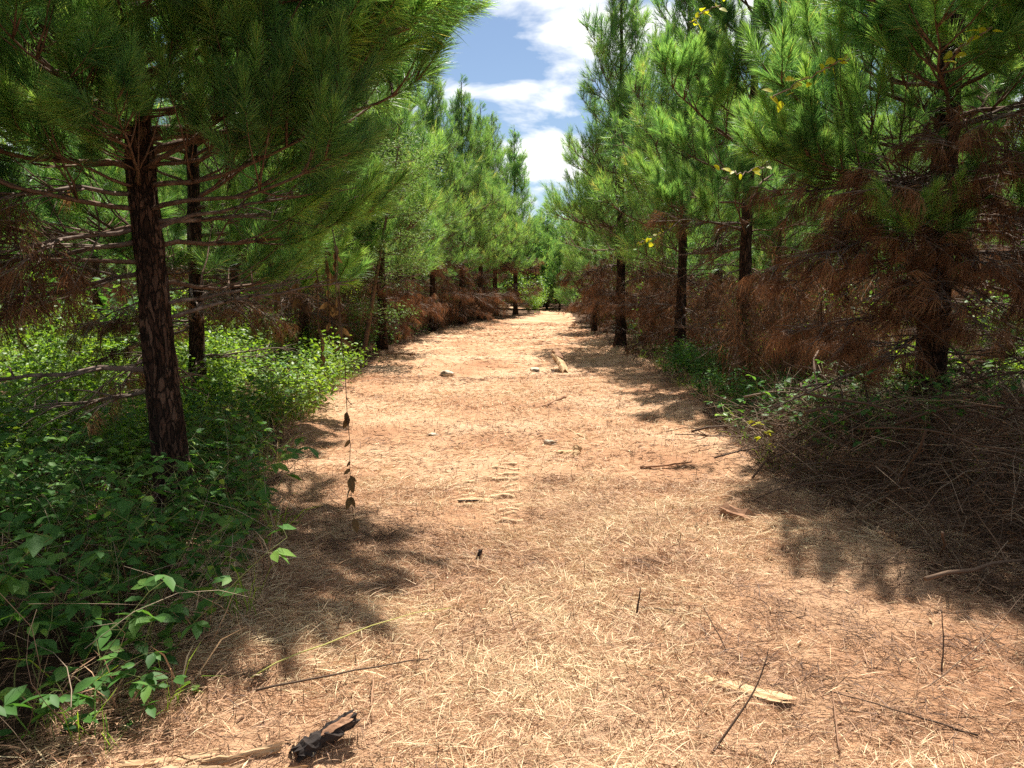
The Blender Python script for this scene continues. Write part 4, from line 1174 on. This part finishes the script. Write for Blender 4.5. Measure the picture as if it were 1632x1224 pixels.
# ------------------------------------------------------------------ straw and litter
def straw(name, label, n, yr, power, lr, wr, lift, tint, seed, spread=0.35, segs=2):
    rng = np.random.default_rng(seed)
    y = yr[0] + (yr[1] - yr[0]) * rng.random(n) ** power
    l, r = edge_l(y) - spread, edge_r(y) + spread
    x = l + (r - l) * rng.random(n)
    lim = 0.78 * y + 0.6
    keep = (np.abs(x) < lim) & ~((x > -0.46) & (x < 0.12) & (y > 4.9) & (y < 7.1) & (rng.random(n) < 0.6)) & (rng.random(n) < np.clip(0.75 + 1.1 * vnoise(x, y, 0.75) + 0.6 * vnoise(x, y, 2.1), 0.12, 1))
    x, y = x[keep], y[keep]; n = len(x)
    z = ground_h(x, y) + 0.012
    # swept into loose swathes
    base_a = vnoise(x, y, 0.55) * 7 + vnoise(x, y, 1.9) * 3
    a = base_a + rng.normal(0, 1.25, n)
    el = np.abs(rng.normal(0, 0.26, n))
    d = np.stack([np.cos(a) * np.cos(el), np.sin(a) * np.cos(el), np.sin(el)], -1)
    tuft = np.clip(vnoise(x, y, 3.1) + 0.35, 0, 1)
    base = np.stack([x, y, z + lift * rng.random(n) * tuft], -1)
    v, f, k = ribbons(base, d, rng.uniform(*lr, n), rng.uniform(*wr, n), rng, 0.14, segs)
    # ribbons lie flat
    tn = np.clip(rng.normal(tint[0], tint[1], n) + 0.7 * vnoise(x, y, 0.8) + 0.6 * vnoise(x, y, 3.3) + 0.3 * vnoise(x, y, 9), 0, 1)
    b = MB(); b.add(v, f, np.repeat(tn, k), 0, False)
    return tag(b.build(name, M['straw']), label, 'straw', None, 'stuff')
straw('pine_straw', 'pale dry pine needles matted over the near part of the path', 95000, (1.9, 6.2), 0.85, (0.03, 0.13), (0.0016, 0.0032), 0.06, (0.52, 0.30), 1)
straw('pine_straw', 'orange pine needles scattered over the middle of the path', 36000, (6.0, 13.5), 0.9, (0.04, 0.12), (0.003, 0.006), 0.04, (0.48, 0.30), 2)
straw('pine_straw', 'pine needles on the far stretch of the path', 15000, (13, 34), 0.8, (0.10, 0.2), (0.007, 0.012), 0.03, (0.5, 0.3), 3)
straw('dry_grass', 'matted pale dry grass and fine straw in the foreground', 100000, (1.9, 5.4), 0.9, (0.03, 0.10), (0.0014, 0.0026), 0.055, (0.50, 0.32), 11, segs=1)
straw('dry_grass', 'coarse pale grass stalks lying on the near litter', 2600, (1.9, 4.8), 0.9, (0.06, 0.18), (0.0028, 0.0050), 0.05, (0.62, 0.28), 12)
def chips(name, label, n, yr, size, tint, seed, mat='chip'):
    rng = np.random.default_rng(seed)
    y = yr[0] + (yr[1] - yr[0]) * rng.random(n)
    l, r = edge_l(y) - 0.2, edge_r(y) + 0.25
    x = l + (r - l) * rng.random(n)
    z = ground_h(x, y) + 0.016 + 0.012 * rng.random(n)
    tv = np.array([[-1, -0.05, 0], [0.5, -0.24, 0], [1, 0.02, 0], [-0.45, 0.2, 0], [-0.95, -0.04, 0.05], [0.5, -0.2, 0.08], [0.9, 0.03, 0.04], [-0.45, 0.17, 0.07]], float) * 0.5
    tf = np.array([[4, 5, 6], [4, 6, 7], [0, 1, 5], [0, 5, 4], [1, 2, 6], [1, 6, 5], [2, 3, 7], [2, 7, 6], [3, 0, 4], [3, 4, 7]])
    d = np.stack([rng.normal(size=n), rng.normal(size=n), rng.normal(0, 0.18, n)], -1)
    up = nrm(np.array([0, 0, 1.0]) + rng.normal(0, 0.25, (n, 3)))
    v, f = inst(tv, tf, frames(d, up), np.stack([x, y, z], -1), rng.uniform(*size, n))
    b = MB(); b.add(v, f, np.repeat(np.clip(rng.normal(*tint, n), 0, 1), 8), 0, False)
    return tag(b.build(name, M[mat]), label, 'debris', None, 'stuff')
chips('wood_debris', 'small pale wood chips strewn over the near path', 1100, (2.0, 7.5), (0.012, 0.05), (0.5, 0.28), 4)
chips('wood_debris', 'small wood chips strewn over the path farther on', 1500, (7, 26), (0.03, 0.09), (0.5, 0.3), 5)
chips('bark_debris', 'dark bark crumbs scattered over the path', 3600, (2.0, 20), (0.015, 0.06), (0.05, 0.12), 6)
# short mown stubble: dark upright stalks
def stubble(seed, n):
    rng = np.random.default_rng(seed)
    y = 2.2 + 14 * rng.random(n); l, r = edge_l(y), edge_r(y); x = l + (r - l) * rng.random(n)
    keep = vnoise(x, y, 0.9) + 0.6 * vnoise(x, y, 2.5) > 0.12
    x, y = x[keep], y[keep]; n = len(x)
    d = nrm(np.stack([rng.normal(0, 0.35, n), rng.normal(0, 0.35, n), np.ones(n)], -1))
    v, f, k = ribbons(np.stack([x, y, ground_h(x, y)], -1), d, rng.uniform(0.03, 0.10, n), 0.0035, rng, 0.0, 2)
    b = MB(); b.add(v, f, np.repeat(rng.uniform(0, 0.35, n), k), 0)
    return tag(b.build('stubble', M['twig']), 'short dark mown stalks standing in patches on the path', 'stubble', None, 'stuff')
stubble(8, 8500)

# fine litter off the path, both sides
def side_litter(seed, n):
    rng = np.random.default_rng(seed)
    y = 2.0 + 22 * rng.random(n) ** 1.4
    s = np.where(rng.random(n) < 0.5, -1, 1)
    x = np.where(s < 0, edge_l(y) - 3.2 * rng.random(n) ** 1.5 + 0.2, edge_r(y) + 3.2 * rng.random(n) ** 1.5 - 0.2)
    a = rng.random(n) * 6.28; el = np.abs(rng.normal(0, 0.2, n))
    d = np.stack([np.cos(a) * np.cos(el), np.sin(a) * np.cos(el), np.sin(el)], -1)
    v, f, k = ribbons(np.stack([x, y, ground_h(x, y) + 0.01 + 0.03 * rng.random(n)], -1), d, rng.uniform(0.08, 0.2, n), 0.004, rng, 0.1, 1)
    b = MB(); b.add(v, f, np.repeat(np.clip(rng.normal(0.3, 0.2, n), 0, 1), k), 0)
    return tag(b.build('needle_litter', M['straw']), 'brown needle litter under the trees beside the path', 'litter', None, 'stuff')
side_litter(10, 36000)

# ------------------------------------------------------------------ single pieces of wood, sticks and stones on the path
def ground_obj(name, mesh, x, y, dz, rot, label, cat, group=None):
    o = link(name, mesh)
    o.location = (x, y, gz(x, y) + dz); o.rotation_euler = rot
    return tag(o, label, cat, group)
def chunk(seed, L, r, mats, flat=1.0, jag=0.25, endmat=None, k=10, sides=12, parts_from=None):
    """an irregular piece of wood along X; endmat colours the far end"""
    rng = np.random.default_rng(seed)
    t = np.linspace(-0.5, 0.5, k)
    p = np.stack([t * L, np.cumsum(rng.normal(0, 0.012 * L, k)), np.cumsum(rng.normal(0, 0.012 * L, k))], -1)
    v, f = tube(p, r * (1 + rng.normal(0, 0.10, k)), sides)
    c = v.mean(0)
    kk = k * sides
    a = np.arange(kk) % sides
    ridge = 1 + jag * rng.normal(0, 1, sides)[a] * 0.5 + rng.normal(0, jag * 0.25, kk)
    i = np.arange(kk) // sides
    v[:kk] = p[i] + (v[:kk] - p[i]) * ridge[:, None]
    v[:kk, 0] += np.where((i == 0) | (i == k - 1), rng.normal(0, r * 0.7, kk), 0)
    v[:, 2] = c[2] + (v[:, 2] - c[2]) * flat
    return v, f
def chunk_obj(name, seed, L, r, mat, x, y, dz, rot, label, cat, **kw):
    b = MB(); b.add(*chunk(seed, L, r, None, **kw), 0.5, 0, False)
    return ground_obj(name, b.mesh(name, mat), x, y, dz, rot, label, cat)
# the short log standing out on the right
lg = empty('split_log', (0.93, 14.35, gz(0.93, 14.35) + 0.15), 'short pale split log leaning up out of the path at the edge of the shade', 'log')
lg.rotation_euler = (0.15, R(-24), R(101))
b = MB(); b.add(*chunk(31, 0.62, 0.085, None, 0.85, 0.16), 0.5, 0, False); b.build('wood', M['split_wood'], lg)
v, f = chunk(32, 0.14, 0.115, None, 0.9, 0.2, k=4)
b = MB(); b.add(v + np.array([0.28, 0, 0.01]), f, 0.5, 0, False); b.build('bark_end', M['log_bark'], lg)
# charred stub with its splintered board at the lower edge
st = empty('charred_stub', (-0.64, 2.42, gz(-0.64, 2.42) + 0.045), 'charred broken branch stub with orange splinters at the bottom edge', 'stub')
st.rotation_euler = (0, R(-14), R(38))
b = MB(); b.add(*chunk(41, 0.19, 0.030, None, 0.95, 0.5, k=16, sides=18), 0.5, 0, False); b.build('burnt_wood', M['charred'], st)
b = MB(); b.add(*chunk(42, 0.11, 0.013, None, 0.8, 0.6), 0.5, 0, False)
b.build('splinter', M['log_bark'], st, (0.05, -0.018, 0.024))
bd = empty('splintered_board', (-1.0, 2.33, gz(-1.0, 2.33) + 0.022), 'splintered pale board broken into slivers left of the charred stub', 'board')
for q in range(7):
    b = MB(); b.add(*chunk(430 + q, 0.20 + 0.05 * (q % 4), 0.012, None, 0.5, 0.6), 0.5, 0, False)
    sl = b.build('sliver', M['split_wood'], bd, (-0.27 + 0.075 * q, -0.06 + 0.035 * (q % 3), 0.008 * (q % 3)))
    sl.rotation_euler = (0.3 * q, 0.04 * (q % 3 - 1), R(12 + 9 * (q % 3 - 1)))
# flat strip of wood
chunk_obj('wood_strip', 44, 0.46, 0.030, M['split_wood'], 0.84, 2.84, 0.012, (0.1, 0.03, R(-27)), 'long flat strip of pale wood beside the curved upright twig', 'wood strip', flat=0.14, jag=0.2)
chunk_obj('wood_chunk', 45, 0.34, 0.06, M['log_bark'], 1.60, 5.02, 0.03, (0.1, 0.15, R(-35)), 'dark broken root piece at the shadow edge on the right', 'wood', flat=0.7, jag=0.4)
chunk_obj('wood_chunk', 46, 0.15, 0.035, M['split_wood'], 0.62, 7.15, 0.03, (0.2, R(-40), 1.4), 'pale splintered stub standing in the middle of the path', 'wood', flat=0.8, jag=0.4)
chunk_obj('wood_chunk', 47, 0.16, 0.035, M['split_wood'], 0.50, 7.25, 0.02, (0.2, 0.1, 1.0), 'small pale piece left of the splintered stub', 'wood', flat=0.5, jag=0.4)
chunk_obj('wood_chunk', 48, 0.075, 0.011, M['charred'], -0.19, 4.25, 0.03, (0.2, R(-65), 0.5), 'small black stump end sticking out of the straw', 'wood', flat=0.9, jag=0.4)
chunk_obj('wood_chunk', 49, 0.26, 0.03, M['split_wood'], -0.27, 5.55, 0.02, (0.2, 0.03, 0.1), 'pale flattened piece left of the tread marks', 'wood', flat=0.4, jag=0.3)
def stone(seed, r, x, y, label):
    v, f = chunk(seed, r * 2, r, None, 0.55, 0.15, k=7, sides=10)
    b = MB(); 
    t = np.clip(1.25 - np.abs(v[:, 0] / r) ** 3 * 0.7, 0.3, 1)
    v[:, 1:] *= t[:, None]
    b.add(v, f, 0.5, 0, True)
    ground_obj('stone', b.mesh('stone', M['stone']), x, y, r * 0.3, (0, 0, seed), label, 'stone')
stone(51, 0.10, -1.20, 13.7, 'flat pale stone on the left half of the path')
stone(52, 0.09, 0.45, 14.5, 'pale stone left of the short split log')
stone(53, 0.05, 0.38, 7.6, 'small pale stone near the splintered stub')
stone(54, 0.045, -0.87, 8.2, 'little pale stone on the left side of the path')
def stick(seed, p0, p1, r, mat, label, bow=0.0, name='stick', k=10, cat='stick', group=None):
    rng = np.random.default_rng(seed)
    p0, p1 = np.array(p0, float), np.array(p1, float)
    t = np.linspace(0, 1, k)[:, None]
    p = (p1 - p0) * t + np.array([0, 0, 1.0]) * bow * (t - t ** 2) * 4 + np.cumsum(rng.normal(0, 0.006 * np.linalg.norm(p1 - p0), (k, 3)), 0)
    b = MB(); b.add(*tube(p, np.linspace(r, r * 0.45, k), 6), rng.uniform(0.2, 0.7), 0, True)
    o = b.build(name, M[mat], None, tuple(p0))
    return tag(o, label, cat, group)
def on(x, y, z=0.0): return (x, y, gz(x, y) + z)
# the curved upright twig: a stem and a side twig
tw = empty('upright_twig', on(0.66, 2.42), 'curved dark twig standing upright out of the straw near the bottom edge', 'twig')
t = np.linspace(0, 1, 14)
pt = np.stack([0.24 * t + 0.03 * np.sin(3 * t), 0.13 * t, -0.02 + 0.34 * t ** 1.15 + 0.02 * np.sin(5 * t)], -1)
b = MB(); b.add(*tube(pt, np.linspace(0.0052, 0.0024, 14), 6), 0.2, 0, True); b.build('stem', M['twig'], tw)
b = MB(); b.add(*tube(np.stack([pt[-1], pt[-1] + (0.008, 0.01, 0.025)]), [0.0022, 0.0012], 4), 0.2, 0, True)
b.add(*tube(np.stack([pt[-2], pt[-2] + (0.018, 0, 0.012)]), [0.0022, 0.0012], 4), 0.2, 0, True); b.build('bud', M['twig'], tw)
stick(61, on(1.80, 3.0), on(1.83, 3.1, 0.27), 0.004, 'twig', 'straight upright twig at the right edge of the foreground')
stick(62, on(1.62, 2.85), on(2.35, 3.35, 0.22), 0.003, 'twig', 'thin pale stick leaning out of frame at the right edge')
stick(63, on(0.95, 3.15), on(0.86, 3.3, 0.14), 0.0035, 'twig', 'thin twig leaning left above the flat wood strip')
stick(64, on(0.60, 3.5), on(0.63, 3.55, 0.13), 0.006, 'twig', 'stubby broken twig standing in the middle of the foreground')
stick(65, on(0.56, 3.6, 0.02), on(0.80, 3.55, 0.03), 0.006, 'twig', 'dark stick lying right of the stubby twig')
stick(66, on(0.4, 4.05), on(0.4, 4.05, 0.09), 0.004, 'twig', 'short dark stalk standing alone right of center')
stick(67, on(0.02, 3.3), on(-0.02, 3.4, 0.10), 0.004, 'twig', 'short upright stalk in the foreground left of center')
stick(68, on(-1.05, 2.85, 0.015), on(-0.30, 3.35, 0.10), 0.0032, 'yellow_stem', 'yellow green stem arching over the straw at lower left', 0.05, 'plant_stem', cat='stem')
stick(69, on(-0.98, 2.72, 0.02), on(-0.36, 3.02, 0.03), 0.005, 'twig', 'brown stick lying below the yellow green stem', 0.01)
stick(70, on(-0.56, 2.9, 0.05), on(-0.50, 2.55, 0.03), 0.004, 'straw', 'pale straight stalk pointing down to the charred stub')
stick(71, on(0.75, 10.6, 0.03), on(0.40, 9.9, 0.04), 0.024, 'log_bark', 'brown stick lying aslant in the middle distance')
stick(72, on(1.15, 6.65, 0.02), on(1.62, 6.68, 0.03), 0.013, 'log_bark', 'brown stick lying crosswise on the right half of the path')
stick(73, on(0.62, 8.25, 0.02), on(0.82, 7.8, 0.02), 0.012, 'split_wood', 'short pale stick beyond the splintered stub')
stick(74, on(-0.40, 5.48, 0.03), on(-0.22, 5.5, 0.03), 0.012, 'charred', 'dark short stick at the foot of the tread marks')
stick(75, on(-2.25, 17.6, 0.03), on(-2.9, 17.2, 0.03), 0.03, 'log_bark', 'dark stick lying by the thicket at the left edge')
stick(76, on(1.68, 2.55, 0.02), on(1.22, 2.75, 0.05), 0.004, 'twig', 'thin grey stick lying low at the bottom right')
stick(77, on(1.12, 2.42, 0.03), on(1.25, 2.75, 0.08), 0.0035, 'straw', 'pale split stalk at the bottom right')
stick(78, on(0.25, 3.85, 0.02), on(-0.02, 3.75, 0.02), 0.003, 'twig', 'thin dark stick lying flat near the center')
stick(79, on(2.6, 8.0, 0.25), on(2.25, 8.4, 0.42), 0.007, 'twig', 'pale broken cane poking out of the green patch')
for i, (a, b_, r) in enumerate([((2.3, 6.2, 0.55), (4.2, 4.6, 0.30), 0.008), ((2.7, 5.2, 0.15), (3.9, 6.4, 0.85), 0.007), ((2.6, 7.3, 0.80), (4.4, 5.9, 0.65), 0.007)]):
    pass
